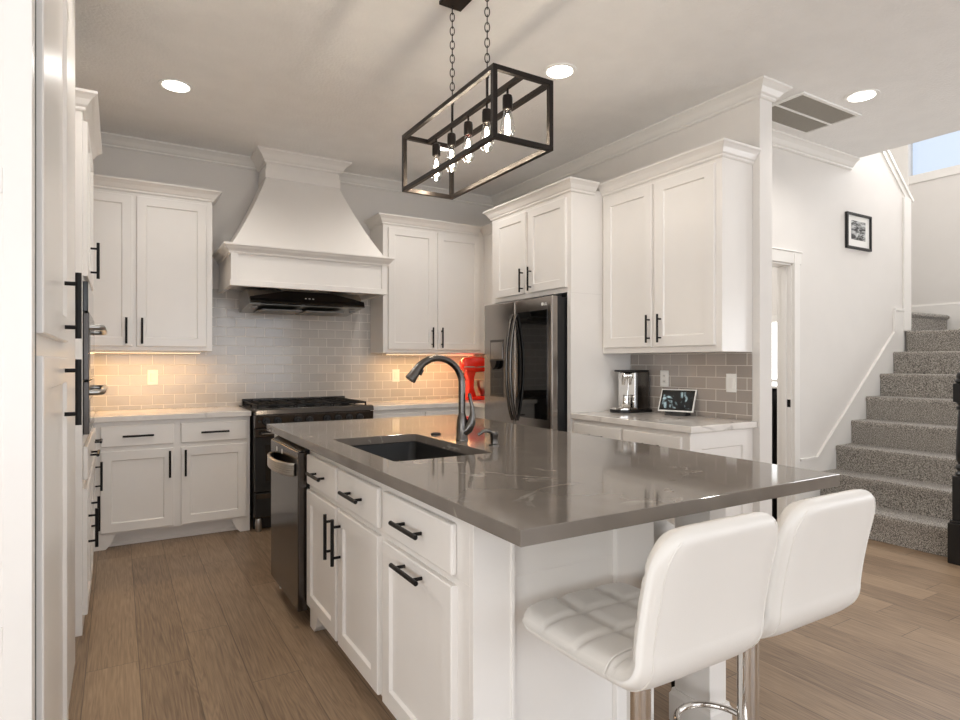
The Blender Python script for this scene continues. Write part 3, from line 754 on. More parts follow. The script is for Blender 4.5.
# coffee machine
t = thing('coffee_machine', 'chrome-fronted pod coffee machine on the white worktop', 'coffee machine', (3.3, 3.27, 0.915))
y0, y1 = 3.185, 3.355
g = MB(); n = 20
poly = [(3.40, y0 - 0.01), (3.40, y1 + 0.01)]
for i in range(n + 1):
    a = PI / 2 + PI * i / n; poly.append((3.19 + 0.085 * math.cos(a), (y0 + y1) / 2 + (y1 - y0 + 0.02) / 2 * math.sin(a)))
g.prism(poly, 0.915, 0.935); g.build('base', M['blackplastic'], t, bevel=0.003)
p2 = [(3.27, (y0 + y1) / 2 + 0.088), ] + [(3.19 + 0.078 * math.cos(PI / 2 + PI * i / n), (y0 + y1) / 2 + 0.088 * math.sin(PI / 2 + PI * i / n)) for i in range(n + 1)] + [(3.27, (y0 + y1) / 2 - 0.088)]
MB().prism(p2, 0.935, 0.952).build('drip_tray', M['chrome'], t, bevel=0.004)
MB().box(3.245, 3.385, y0, y1, 0.935, 1.215).build('body', M['gunmetal'], t, bevel=0.008)
MB().prism([(3.255, 0.94), (3.33, 0.94), (3.30, 1.05), (3.285, 1.205), (3.255, 1.205)], y0 - 0.004, y0 + 0.002, lambda p, q, h: (p, h, q)).build('side_inlay', M['blacksteel'], t, bevel=0.001)
MB().box(3.232, 3.246, y0, y1, 0.95, 1.21).build('front_panel', M['chrome'], t, bevel=0.004)
g = MB().lathe(3.215, 3.27, [(0.030, 1.16), (0.034, 1.165), (0.034, 1.20), (0.028, 1.21)], 24).lathe(3.20, 3.27, [(0.010, 1.115), (0.014, 1.125), (0.018, 1.16)], 16)
smooth_by_angle(g.build('brew_head', M['chrome'], t))
g = MB().tube([(3.225, 3.215, 1.175), (3.20, 3.21, 1.165), (3.19, 3.21, 1.12), (3.185, 3.212, 1.02)], 0.006, 10); smooth_by_angle(g.build('steam_wand', M['chrome'], t))
g = MB().lathe(3.19, 3.235, [(0.032, 0.953), (0.036, 0.96), (0.033, 1.01), (0.028, 1.03), (0.030, 1.045)], 24); smooth_by_angle(g.build('milk_jug', M['chrome'], t))
g = MB().box(3.18, 3.39, y0 + 0.01, y1 - 0.01, 1.213, 1.226); g.build('lid', M['blackplastic'], t, bevel=0.004)
g = MB().box(3.386, 3.412, y0 + 0.02, y1 - 0.02, 0.95, 1.17); g.build('water_tank', M['greyplastic'], t, bevel=0.006)

# smart display
t = thing('smart_display', 'small tilted smart display with a white bezel on the worktop', 'display', (3.27, 2.87, 0.915))
rot = Matrix.Rotation(R(-70), 4, 'Z'); tilt = Matrix.Rotation(R(-27), 4, 'X')
def dsp(x, y, z, lean=True):
    v = Vector((x, y, z)); 
    if lean: v = tilt @ v
    v = rot @ v
    return (3.305 + v.x, 2.875 + v.y, 0.94 + v.z)
D = lambda a, o, z: dsp(a, -o, z)
MB().box(-0.125, 0.125, 0, 0.010, 0.0, 0.170, D).build('bezel', M['plate'], t, bevel=0.003)
MB().box(-0.116, 0.116, 0.009, 0.0108, 0.009, 0.161, D).build('glass', M['blackglass'], t)
MB().box(-0.102, 0.102, 0.0106, 0.0114, 0.022, 0.148, D).build('screen', M['screen'], t)
pr = [(0.01, -0.025), (-0.085, -0.025), (-0.082, -0.01), (-0.045, 0.07), (-0.036, 0.07), (0.0, 0.0)]
MB().prism([(p, q) for p, q in pr], -0.075, 0.075, lambda p, q, h: dsp(h, -p, q, False)).build('stand', M['blackplastic'], t, bevel=0.004)

def wall_plate(F, a, z, label, kind, w=0.075):
    t = thing('light_switch' if kind == 'switch' else 'electrical_outlet', label, 'switch' if kind == 'switch' else 'outlet', F(a, 0, z))
    MB().box(a - w / 2, a + w / 2, 0.0, 0.006, z - 0.06, z + 0.06, F).build('plate', M['plate'], t, bevel=0.002)
    if kind == 'switch':
        MB().box(a - 0.017, a + 0.017, 0.005, 0.010, z - 0.034, z + 0.034, F).build('rocker', M['trim'], t, bevel=0.002)
    else:
        for dz in (-0.02, 0.02):
            s = MB().box(a - 0.016, a + 0.016, 0.005, 0.008, z + dz - 0.015, z + dz + 0.015, F).build('socket', M['trim'], t, bevel=0.003)
            MB().box(a - 0.008, a - 0.005, 0.0078, 0.0084, z + dz - 0.005, z + dz + 0.006, F).box(a + 0.005, a + 0.008, 0.0078, 0.0084, z + dz - 0.005, z + dz + 0.006, F).build('slot', M['blackplastic'], s)
wall_plate(face_ny(YB - 0.008), 0.233, 1.165, 'white light switch on the warmly lit tiles left of the range', 'switch')
wall_plate(face_ny(YB - 0.008), 2.305, 1.155, 'white light switch on the tiles right of the range', 'switch')
wall_plate(face_nx(XR - 0.008), 3.075, 1.165, 'white outlet between the coffee machine and the smart display', 'outlet')
wall_plate(face_nx(XR - 0.008), 2.515, 1.150, 'white light switch on the taupe tiles right of the smart display', 'switch')

# ------------------------------------------------------------------ stand mixer
mx0, my0, mz0 = 2.985, 5.12, 0.915
t = thing('stand_mixer', 'bright red stand mixer on the corner worktop beside the refrigerator', 'mixer', (mx0, my0, mz0))
g = MB().prism([(-0.09, -0.06), (-0.06, -0.10), (0.16, -0.11), (0.24, -0.07), (0.26, 0), (0.24, 0.07), (0.16, 0.11), (-0.06, 0.10), (-0.09, 0.06)], mz0, mz0 + 0.04, lambda p, q, h: (mx0 + p, my0 + q, h))
g.build('base', M['red'], t, bevel=0.012, seg=3)
g = MB().prism([(-0.075, 0.03), (0.03, 0.03), (0.0, 0.12), (0.005, 0.22), (0.03, 0.29), (-0.085, 0.29), (-0.06, 0.20), (-0.055, 0.12)], -0.045, 0.045, lambda p, q, h: (mx0 + p, my0 + h, mz0 + q))
g.build('column', M['red'], t, bevel=0.014, seg=3)
prof = [(-0.125, 0.01), (-0.12, 0.045), (-0.09, 0.068), (0.0, 0.078), (0.12, 0.072), (0.20, 0.06), (0.245, 0.045), (0.25, 0.01)]
g = MB().tube([(mx0 + p, my0, mz0 + 0.345) for p, r in prof], [r for p, r in prof], 24); smooth_by_angle(g.build('motor_head', M['red'], t), 60)
g = MB().tube([(mx0 - 0.11, my0, mz0 + 0.315), (mx0 + 0.24, my0, mz0 + 0.315)], 0.01, 8); g = MB().box(mx0 - 0.115, mx0 + 0.22, my0 - 0.074, my0 + 0.074, mz0 + 0.318, mz0 + 0.330); g.build('trim_band', M['chrome'], t, bevel=0.004)
g = MB().lathe(mx0 + 0.15, my0, [(0.045, mz0 + 0.04), (0.05, mz0 + 0.05), (0.085, mz0 + 0.09), (0.105, mz0 + 0.14), (0.11, mz0 + 0.19), (0.112, mz0 + 0.192)], 28); smooth_by_angle(g.build('bowl', M['steel'], t))
g = MB().cyl((mx0 + 0.15, my0, mz0 + 0.19), (mx0 + 0.15, my0, mz0 + 0.30), 0.012, 12).lathe(mx0 + 0.15, my0, [(0.03, mz0 + 0.27), (0.035, mz0 + 0.28), (0.035, mz0 + 0.30)], 16); g.build('beater_shaft', M['steel'], t)
g = MB().tube([(mx0 - 0.10, my0 - 0.03, mz0 + 0.30), (mx0 - 0.12, my0 - 0.04, mz0 + 0.24), (mx0 - 0.09, my0 - 0.04, mz0 + 0.19)], 0.004, 8); g.build('cord', M['blackplastic'], t)

# ------------------------------------------------------------------ island
t = thing('kitchen_island', 'white island cabinet with drawers and shaker doors under grey quartz', 'island', (1.14, 2.5, 0))
IX, IY0, IY1, IXR = 0.80, 1.365, 3.72, 1.47
MB().box(IX, IXR, IY0 + 0.02, 2.94, 0.11, 0.690).box(IX, IX + 0.02, IY0 + 0.02, 2.94, 0.690, 0.874).box(IXR - 0.02, IXR, IY0 + 0.02, IY1, 0.690, 0.874).box(0.82, IXR - 0.02, IY0 + 0.02, 1.95, 0.690, 0.874) \
    .box(1.40, IXR, 2.94, IY1, 0, 0.690).box(IX, 1.40, 3.56, IY1, 0, 0.874).box(IX + 0.07, IXR, IY0 + 0.02, 2.94, 0, 0.11).build('body', M['cab'], t, bevel=0.001)
# end face: posts and recessed panel
g = MB().box(IX, 0.92, IY0, IY0 + 0.02, 0, 0.874).box(1.31, IXR, IY0, IY0 + 0.02, 0, 0.874)
g.box(0.918, 0.928, IY0 - 0.006, IY0 + 0.02, 0, 0.874)
g.build('end_frame', M['cab'], t, bevel=0.0015)
MB().sweep([(IX, IY0), (IXR, IY0)], BB(0, 0.12, 0.014), side=-1).build('base_molding', M['cab'], t)
F = face_nx(IX)
for a0, a1 in ((2.475, 2.925), (2.00, 2.445), (1.452, 1.955)):
    d = slab(F, a0, a1, 0.700, 0.842, t, bev=0.006); pull(F, (a0 + a1) / 2, 0.772, d, vert=False)
d = shaker(F, 2.475, 2.925, 0.115, 0.672, t, rec=0.011); pull(F, 2.51, 0.55, d)
d = shaker(F, 2.00, 2.445, 0.115, 0.672, t, rec=0.011); pull(F, 2.41, 0.55, d)
d = shaker(F, 1.452, 1.955, 0.115, 0.672, t, rec=0.011); pull(F, 1.70, 0.638, d, vert=False)
# furniture feet
for ya, sg in ((2.94, -1), (IY0 + 0.0, 1)):
    g = MB().prism([(ya + sg * p, q) for p, q in foot], IX + 0.001, IX + 0.07, lambda p, q, h: (h, p, q)); g.build('foot', M['cab'], t, bevel=0.001)
# outer support posts under the overhang
for y in (IY0 - 0.02, 3.40):
    g = MB().box(1.715, 1.80, y, y + 0.15, 0, 0.874); p = g.build('support_post', M['cab'], t, bevel=0.002)
    MB().sweep([(1.715, y), (1.80, y), (1.80, y + 0.15), (1.715, y + 0.15)], BB(0, 0.115, 0.014), side=-1, closed=True).build('plinth', M['cab'], p)
# worktop with sink cut-out
WX0, WX1, WY0, WY1 = 0.763, 2.05, 1.095, 3.755
SX0, SX1, SY0, SY1 = 0.882, 1.319, 2.087, 2.85
g = MB(); z0, z1 = 0.876, 0.915
O = [(WX0, WY0), (WX1, WY0), (WX1, WY1), (WX0, WY1)]
def rrect(x0, x1, y0, y1, r, n=5):
    out = []
    for cx, cy, a0 in ((x0 + r, y0 + r, PI), (x1 - r, y0 + r, 1.5 * PI), (x1 - r, y1 - r, 0), (x0 + r, y1 - r, 0.5 * PI)):
        for i in range(n + 1): a = a0 + PI / 2 * i / n; out.append((cx + r * math.cos(a), cy + r * math.sin(a)))
    return out
I = rrect(SX0, SX1, SY0, SY1, 0.02); nI = len(I); q = nI // 4
vs_ = [(x, y, z1) for x, y in O] + [(x, y, z0) for x, y in O] + [(x, y, z1) for x, y in I] + [(x, y, z0) for x, y in I]
fs = [(k, (k + 1) % 4, 4 + (k + 1) % 4, 4 + k) for k in range(4)]
for k in range(4):
    c0 = 8 + k * q; nx = 8 + ((k + 1) % 4) * q
    seq = [c0 + i for i in range(q)] + [nx]
    # fan corner k to its arc, then a quad strip to the next corner
    for i in range(q - 1): fs.append((k, c0 + i + 1, c0 + i)); fs.append((4 + k, nI + c0 + i, nI + c0 + i + 1))
    fs.append((k, (k + 1) % 4, nx, c0 + q - 1)); fs.append((4 + (k + 1) % 4, 4 + k, nI + c0 + q - 1, nI + nx))
for i in range(nI): j = (i + 1) % nI; fs.append((8 + j, 8 + i, 8 + nI + i, 8 + nI + j))
g.add(vs_, fs)
tag(g.build('island_worktop', M['greyquartz'], bevel=0.002), 'large glossy grey quartz worktop on the white island', 'worktop')
# sink
g = MB(); A = rrect(SX0 - 0.004, SX1 + 0.004, SY0 - 0.004, SY1 + 0.004, 0.03); B = rrect(SX0 + 0.004, SX1 - 0.004, SY0 + 0.004, SY1 - 0.004, 0.03); D_ = rrect(SX0 + 0.012, SX1 - 0.012, SY0 + 0.012, SY1 - 0.012, 0.05)
E_ = rrect(SX0 - 0.03, SX1 + 0.03, SY0 - 0.03, SY1 + 0.03, 0.03)
G_ = rrect(SX0 - 0.005, SX1 + 0.005, SY0 - 0.005, SY1 + 0.005, 0.05)
loops = [[(x, y, 0.70) for x, y in G_], [(x, y, 0.868) for x, y in G_], [(x, y, 0.868) for x, y in E_], [(x, y, 0.8755) for x, y in E_], [(x, y, 0.8755) for x, y in B], [(x, y, 0.74) for x, y in D_], [(x, y, 0.712) for x, y in rrect(SX0 + 0.04, SX1 - 0.04, SY0 + 0.04, SY1 - 0.04, 0.04)]]
n = len(A); vs_ = [p for l in loops for p in l]; fs = []
for i in range(len(loops) - 1):
    for k in range(n): fs.append((i * n + k, i * n + (k + 1) % n, (i + 1) * n + (k + 1) % n, (i + 1) * n + k))
fs.append(tuple(range(n))[::-1]); fs.append(tuple((len(loops) - 1) * n + k for k in range(n)))
g.add(vs_, fs)
t = thing('kitchen_sink', 'black undermount sink set in the grey island worktop', 'sink', (1.1, 2.47, 0.70))
smooth_by_angle(g.build('basin', M['sink'], t), 50)
MB().lathe(1.1, 2.47, [(0.045, 0.712), (0.045, 0.7145), (0.035, 0.716), (0.03, 0.714)], 24).build('drain', M['gunmetal'], t)
# faucet
fx, fy, fz = 1.402, 2.50, 0.915
t = thing('kitchen_faucet', 'dark gunmetal gooseneck pull-down faucet behind the island sink', 'faucet', (fx, fy, fz))
smooth_by_angle(MB().lathe(fx, fy, [(0.030, fz), (0.030, fz + 0.008), (0.027, fz + 0.012), (0.027, fz + 0.06), (0.024, fz + 0.10), (0.0165, fz + 0.13)], 28).build('base', M['gunmetal'], t))
pts = [(fx, fy, fz + 0.12), (fx, fy, fz + 0.20)]
rr = 0.128; zc = fz + 0.262
pts.append((fx, fy, zc))
for i in range(1, 17):
    a = PI * i / 17 * 0.87; pts.append((fx - rr + rr * math.cos(a), fy + 0.006 * i / 16, zc + rr * math.sin(a)))
smooth_by_angle(MB().tube(pts, [0.0165] * 3 + [0.0155] * 16, 18).build('spout', M['gunmetal'], t), 60)
e = Vector(pts[-1]); dr_ = (Vector(pts[-1]) - Vector(pts[-2])).normalized()
sp_ = [tuple(e + dr_ * (k - 0.07)) for k in (0.0, 0.05, 0.09, 0.125, 0.13)]
e = Vector(pts[-1])
a_ = 0.93 * PI * 12.5 / 17
hp = []
for k, r_ in ((12, 0.0175), (13.5, 0.018), (15, 0.0195), (16, 0.021)):
    a = PI * k / 17 * 0.87; hp.append(((fx - rr + rr * math.cos(a), fy + 0.006 * k / 16, zc + rr * math.sin(a)), r_))
for k, r_ in ((0.02, 0.023), (0.045, 0.026), (0.05, 0.026)): hp.append((tuple(e + dr_ * k), r_))
sh = MB().tube([p for p, r_ in hp], [r_ for p, r_ in hp], 20); sh = smooth_by_angle(sh.build('spray_head', M['gunmetal'], t), 60)
bp_ = Vector(hp[3][0])
MB().tube([tuple(bp_ + Vector((0.018, -0.004, -0.02))), tuple(bp_ + Vector((0.027, -0.006, 0.0))), tuple(bp_ + Vector((0.022, -0.006, 0.02)))], [0.006, 0.008, 0.006], 12).build('button', M['blackplastic'], sh)
hl = [((fx + 0.004, fy - 0.006, fz + 0.035), 0.022), ((fx + 0.022, fy - 0.020, fz + 0.055), 0.024), ((fx + 0.034, fy - 0.028, fz + 0.085), 0.022), ((fx + 0.040, fy - 0.032, fz + 0.12), 0.014), ((fx + 0.038, fy - 0.032, fz + 0.16), 0.0085), ((fx + 0.030, fy - 0.028, fz + 0.195), 0.008), ((fx + 0.026, fy - 0.026, fz + 0.218), 0.0085), ((fx + 0.025, fy - 0.025, fz + 0.224), 0.005)]
smooth_by_angle(MB().tube([p for p, r_ in hl], [r_ for p, r_ in hl], 16).build('lever', M['gunmetal'], t), 60)
# soap dispenser
sx_, sy_ = 1.435, 2.265
t = thing('soap_dispenser', 'small gunmetal soap dispenser right of the faucet', 'soap dispenser', (sx_, sy_, fz))
smooth_by_angle(MB().lathe(sx_, sy_, [(0.024, fz), (0.024, fz + 0.006), (0.018, fz + 0.01), (0.016, fz + 0.035), (0.019, fz + 0.045), (0.019, fz + 0.06), (0.012, fz + 0.066)], 24).build('pump', M['gunmetal'], t))
smooth_by_angle(MB().tube([(sx_, sy_, fz + 0.055), (sx_ - 0.03, sy_ + 0.003, fz + 0.068), (sx_ - 0.055, sy_ + 0.006, fz + 0.066), (sx_ - 0.078, sy_ + 0.01, fz + 0.05)], [0.011, 0.010, 0.008, 0.006], 12).build('nozzle', M['gunmetal'], t), 60)
t = MB().lathe(1.395, 2.76, [(0.026, fz), (0.026, fz + 0.006), (0.020, fz + 0.010), (0.014, fz + 0.010)], 24).build('disposal_button', M['bronze'])
tag(t, 'round dark disposal button on the worktop behind the sink', 'button')

# dishwasher
t = thing('dishwasher', 'black stainless dishwasher with a curved handle at the island end', 'dishwasher', (1.1, 3.25, 0))
DY0, DY1 = 2.95, 3.553
F = face_nx(0.79)
MB().box(0.795, 1.39, DY0 + 0.004, DY1 - 0.004, 0.10, 0.862).build('tub', M['blackplastic'], t)
MB().box(0.86, 1.38, DY0 + 0.01, DY1 - 0.01, 0.0, 0.10).build('kick_plate', M['blackplastic'], t)
d = MB().box(DY0, DY1, 0.0, 0.045, 0.075, 0.850, F).build('door', M['blacksteel'], t, bevel=0.006, seg=3)
MB().prism([(0.0, 0.850), (0.043, 0.846), (0.0, 0.868)], DY0 + 0.004, DY1 - 0.004, lambda p, q, h: F(h, p, q)).build('control_strip', M['blackglass'], d)
pts = []
for i in range(21):
    q = i / 20; pts.append(F(DY0 + 0.06 + q * 0.48, 0.045 + 0.055 * math.sin(PI * q) ** 0.5, 0.755))
g = MB()
for dz in (-0.022, -0.011, 0, 0.011, 0.022):
    g.tube([(p[0], p[1], p[2] + dz) for p in pts], 0.010, 12)
smooth_by_angle(g.build('handle', M['steel'], d), 60)
g = MB()
for y in (3.40, 3.28): g.box(y - 0.01, y + 0.01, 0.0445, 0.0455, 0.80, 0.825, F)
g.build('badge', M['plate'], d)
MB().cyl((0.80, DY1 - 0.03, 0.0), (0.80, DY1 - 0.03, 0.05), 0.014, 12).build('foot', M['plate'], t)

# ------------------------------------------------------------------ tall cabinets on the left
TX = -0.145
ep = thing('end_panel', 'white framed end panel at the left edge, nearest the camera', 'panel', (-0.4, 1.53, 0))
Fp = face_ny(1.51)
g = MB().box(XL, -0.149, -0.045, 0.0, 0, 3.0, Fp)
g.build('board', M['cab'], ep, bevel=0.0015)
g = MB().box(-0.196, -0.149, 0.0, 0.004, 0, 3.0, Fp)
for z0, z1 in ((0, 0.10), (0.712, 0.762), (1.622, 1.672), (2.5, 2.6)): g.box(XL, -0.196, 0.0, 0.004, z0, z1, Fp)
g.build('frame', M['cab'], ep, bevel=0.001)
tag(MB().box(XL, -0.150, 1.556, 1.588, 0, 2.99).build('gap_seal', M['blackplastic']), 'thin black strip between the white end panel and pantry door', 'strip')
t = thing('pantry_cabinet', 'tall white pantry cabinet with upper and lower doors at the left', 'cabinet', (-0.45, 2.4, 0))
PX = -0.158
MB().box(XL, PX, 1.59, 3.10, 0, 3.005).build('body', M['cab'], t, bevel=0.002)
fp = MB().box(XL, -0.185, 3.102, 3.384, 0, 3.005).build('filler_panel', M['cab']); tag(fp, 'narrow recessed white filler panel between the pantry and the oven tower', 'panel')
F = face_px(PX)
d = shaker(F, 1.60, 2.36, 1.350, 2.93, t, rail=0.075, t=0.02); pull(F, 2.20, 1.458, d, L=0.20, r=0.0085)
d = shaker(F, 1.60, 2.36, 0.06, 1.300, t, rail=0.075, t=0.02); pull(F, 2.20, 1.195, d, L=0.20, r=0.0085)

t = thing('oven_tower', 'tall white oven tower cabinet with crown molding on the left wall', 'cabinet', (-0.45, 3.8, 0))
TY0, TY1 = 3.39, 4.215
g = MB().box(XL, TX, TY0, TY1, 0, 0.93).box(XL, TX, TY0, 3.425, 0.93, 1.68).box(XL, TX, 4.165, TY1, 0.93, 1.68).box(XL, -0.72, 3.425, 4.165, 0.93, 1.68).box(XL, TX, TY0, TY1, 1.68, UT - 0.02)
g.build('body', M['cab'], t, bevel=0.001)
F = face_px(TX)
upper_crown([(XL, TY0), (TX, TY0), (TX, TY1), (XL, TY1)], t, top=2.55, side=-1)
d = shaker(F, 3.45, 3.80, 1.70, 2.44, t); pull(F, 3.76, 1.82, d)
d = shaker(F, 3.815, 4.17, 1.70, 2.44, t)
d = slab(F, 3.45, 4.16, 0.72, 0.88, t); pull(F, 3.815, 0.80, d, vert=False)
d = shaker(F, 3.43, 3.80, 0.08, 0.68, t); pull(F, 3.52, 0.47, d)
d = shaker(F, 3.815, 4.17, 0.08, 0.68, t); pull(F, 3.88, 0.46, d)
# wall oven
t = thing('built_in_oven', 'black stainless double wall oven built into the left tower', 'oven', (-0.4, 3.79, 0.94))
MB().box(-0.70, TX, 3.429, 4.161, 0.935, 1.675).build('body', M['blackplastic'], t)
MB().box(3.43, 4.16, 0.001, 0.022, 1.53, 1.672, F).build('control_panel', M['blackglass'], t, bevel=0.002)
for z0, z1, hz_ in ((1.20, 1.522, 1.455), (0.94, 1.192, 1.14)):
    d = MB().box(3.43, 4.16, 0.001, 0.026, z0, z1, F).build('oven_door', M['blacksteel'], t, bevel=0.003)
    MB().box(3.51, 4.08, 0.0255, 0.0275, z0 + 0.05, z1 - 0.09, F).build('door_glass', M['blackglass'], d)
    g = MB().tube([F(3.46, 0.026, hz_), F(3.46, 0.06, hz_), F(3.49, 0.078, hz_), F(4.08, 0.078, hz_), F(4.11, 0.06, hz_), F(4.11, 0.026, hz_)], 0.014, 14)
    smooth_by_angle(g.build('handle', M['steel'], d), 50)
# corner base cabinet past the tower
t = thing('base_cabinet', 'white corner base cabinet past the oven tower', 'cabinet', (-0.45, 4.6, 0))
MB().box(XL, TX, 4.217, YB - 0.01, 0, 0.875).build('body', M['cab'], t, bevel=0.001)
d = slab(F, 4.26, 4.79, 0.703, 0.845, t, t=0.016); pull(F, 4.62, 0.774, d, vert=False, L=0.16, o=0.016)
d = shaker(F, 4.26, 4.79, 0.115, 0.672, t, t=0.016); pull(F, 4.70, 0.53, d, o=0.016)
g = MB().box(XL, TX - 0.001, 4.217, YB - 0.01, 0.876, 0.915)
tag(g.build('worktop', M['whitequartz'], bevel=0.003), 'white quartz worktop in the far left corner beyond the wall oven', 'worktop')

# ------------------------------------------------------------------ bar stools
def quilt(u, v, nu, nv):
    # tufted squares: lower along seam lines
    du = abs((u * nu) - round(u * nu)) / nu * nu; dv = abs((v * nv) - round(v * nv)) / nv * nv
    su = math.exp(-(du / 0.09) ** 2); sv = math.exp(-(dv / 0.09) ** 2)
    return max(su, sv)
SL = 0.76
def shell(s0, s1, ns, W, T, front_round, tip_round, nt=34, quilted=(3, 3), lift=0.0):
    # profile: seat (y from +0.20 back to -0.15), bend, back rising and leaning
    def prof(s):
        L1, rb, L2 = 0.385, 0.065, 0.272
        ang = R(94); Lb = rb * ang; Lt = L1 + Lb + L2; d_ = s * Lt
        if d_ <= L1: return Vector((0.258 - d_, 0.018 * (d_ / L1 - 0.3) ** 2 - 0.012)), Vector((0, 1))
        if d_ <= L1 + Lb:
            a = (d_ - L1) / rb; return Vector((0.258 - L1 - rb * math.sin(a), rb - rb * math.cos(a) - 0.003)), Vector((math.sin(a), math.cos(a)))
        e_ = d_ - L1 - Lb; a = ang; p = Vector((0.258 - L1 - rb * math.sin(a), rb - rb * math.cos(a) - 0.003)); dd = Vector((-math.cos(a), math.sin(a)))
        dd = Vector((math.cos(a), math.sin(a)))
        return p + dd * e_ + Vector((-0.035 * (e_ / 0.265) ** 1.6, 0)), Vector((math.sin(a), -math.cos(a)))
    top, bot = [], []
    for i in range(ns + 1):
        q = i / ns; s = s0 + (s1 - s0) * q
        w = W / 2
        dist = None
        if front_round:
            dd = s / 1.0 * SL
            if dd < front_round: w -= front_round - math.sqrt(max(0, front_round ** 2 - (front_round - dd) ** 2))
        if tip_round:
            dd = (1 - s) * SL
            if dd < tip_round: w -= tip_round - math.sqrt(max(0, tip_round ** 2 - (tip_round - dd) ** 2))
        p, nrm_ = prof(s)
        ed = min(s, 1 - s) * SL
        te = min(1, (max(ed, 0.0) / 0.028)) ; te = math.sqrt(max(0.0, 1 - (1 - te) ** 2))
        rt, rb_ = [], []
        for j in range(nt + 1):
            a = -1 + 2 * j / nt; a = math.sin(a * PI / 2) * 0.35 + a * 0.65
            x = a * w
            tt = (1 - abs(a) ** 7) ** 0.5 * te
            h = T / 2 * tt
            puff = 0.0
            if quilted:
                sl = s / 0.50 if s < 0.55 else (s - 0.62) / 0.38
                if 0 <= sl <= 1:
                    puff = -0.012 * quilt(sl, (a + 1) / 2, *quilted) * tt
                else: puff = -0.006 * quilt(0.5, (a + 1) / 2, 1, quilted[1]) * tt
                puff += 0.006 * tt
            pt = p + nrm_ * (h + puff); pb = p - nrm_ * h
            rt.append((x, pt.x, pt.y)); rb_.append((x, pb.x, pb.y))
        top.append(rt); bot.append(rb_)
    return top, bot
def shell_mesh(top, bot, cx, cy, cz, name, m, parent):
    g = MB(); ns = len(top); nt = len(top[0]); vs_ = []
    for r_ in top: vs_ += [(cx + x, cy + y, cz + z) for x, y, z in r_]
    for r_ in bot: vs_ += [(cx + x, cy + y, cz + z) for x, y, z in r_]
    o = ns * nt; fs = []
    for i in range(ns - 1):
        for j in range(nt - 1):
            a = i * nt + j; fs.append((a, a + 1, a + nt + 1, a + nt)); fs.append((o + a, o + a + nt, o + a + nt + 1, o + a + 1))
        fs.append((i * nt, (i + 1) * nt, o + (i + 1) * nt, o + i * nt)); j = nt - 1
        fs.append((i * nt + j, o + i * nt + j, o + (i + 1) * nt + j, (i + 1) * nt + j))
    for j in range(nt - 1):
        fs.append((j, o + j, o + j + 1, j + 1)); a = (ns - 1) * nt + j; fs.append((a, a + 1, o + a + 1, o + a))
    g.add(vs_, fs); ob = g.build(name, m, parent)
    for p in ob.data.polygons: p.use_smooth = True
    return ob
def make_stool(x, y, label):
    t = thing('bar_stool', label, 'stool', (x, y, 0), 'white bar stools at the island')
    zs = 0.612
    SM = 0.47
    tp, bt = shell(0.0, SM, 60, 0.415, 0.062, 0.07, 0)
    shell_mesh(tp, bt, x, y, zs, 'seat', M['leather'], t)
    tp, bt = shell(SM, 1.0, 60, 0.415, 0.062, 0, 0.09)
    bk = shell_mesh(tp, bt, x, y, zs, 'backrest', M['leather'], t)
    nn_ = len(bt[0])
    for j in (3, nn_ - 4):
        smooth_by_angle(MB().tube([(x + row[j][0], y + row[j][1], zs + row[j][2]) for row in bt[2:-3]], 0.0022, 6).build('seam', M['leather'], bk))
    MB().box(x - 0.09, x + 0.09, y - 0.07, y + 0.11, zs - 0.058, zs - 0.03).build('swivel_plate', M['blackmetal'], t, bevel=0.003)
    g = MB().cyl((x, y, 0.03), (x, y, 0.22), 0.033, 32).cyl((x, y, 0.22), (x, y, zs - 0.055), 0.030, 32)
    smooth_by_angle(g.build('column', M['chrome'], t))
    smooth_by_angle(MB().lathe(x, y, [(0.205, 0), (0.207, 0.006), (0.19, 0.014), (0.10, 0.026), (0.045, 0.036), (0.034, 0.06)], 48).build('base', M['chrome'], t))
    pts = []
    for i in range(33):
        a = R(-62) - (2 * PI - R(56)) * i / 32 if False else R(-62 + 304 * i / 32)
        pts.append((x + 0.11 * math.cos(a), y + 0.115 + 0.11 * math.sin(a), 0.175))
    pts = [(x + 0.022, y + 0.005, 0.175)] + pts + [(x - 0.022, y + 0.005, 0.175)]
    smooth_by_angle(MB().tube(pts, 0.010, 12).build('footrest', M['chrome'], t), 60)
    return t
make_stool(1.115, 1.085, 'white faux leather bar stool nearest the camera, its whole tufted seat visible')
make_stool(1.568, 1.098, 'white faux leather bar stool at the worktop corner, partly behind the nearer stool')
# backless round stool pushed under the overhang
t = thing('round_stool', 'white padded round stool tucked under the island overhang behind the bar stools', 'stool', (1.745, 1.72, 0))
smooth_by_angle(MB().lathe(1.745, 1.72, [(0.15, 0.55), (0.165, 0.565), (0.17, 0.60), (0.16, 0.64), (0.12, 0.665), (0.02, 0.675)], 32).build('seat', M['leather'], t), 60)
for a in range(4):
    ca, sa = math.cos(R(45 + 90 * a)), math.sin(R(45 + 90 * a))
    MB().tube([(1.745 + ca * 0.10, 1.72 + sa * 0.10, 0.56), (1.745 + ca * 0.15, 1.72 + sa * 0.15, 0)], [0.014, 0.010], 12).build('leg', M['blackmetal'], t)

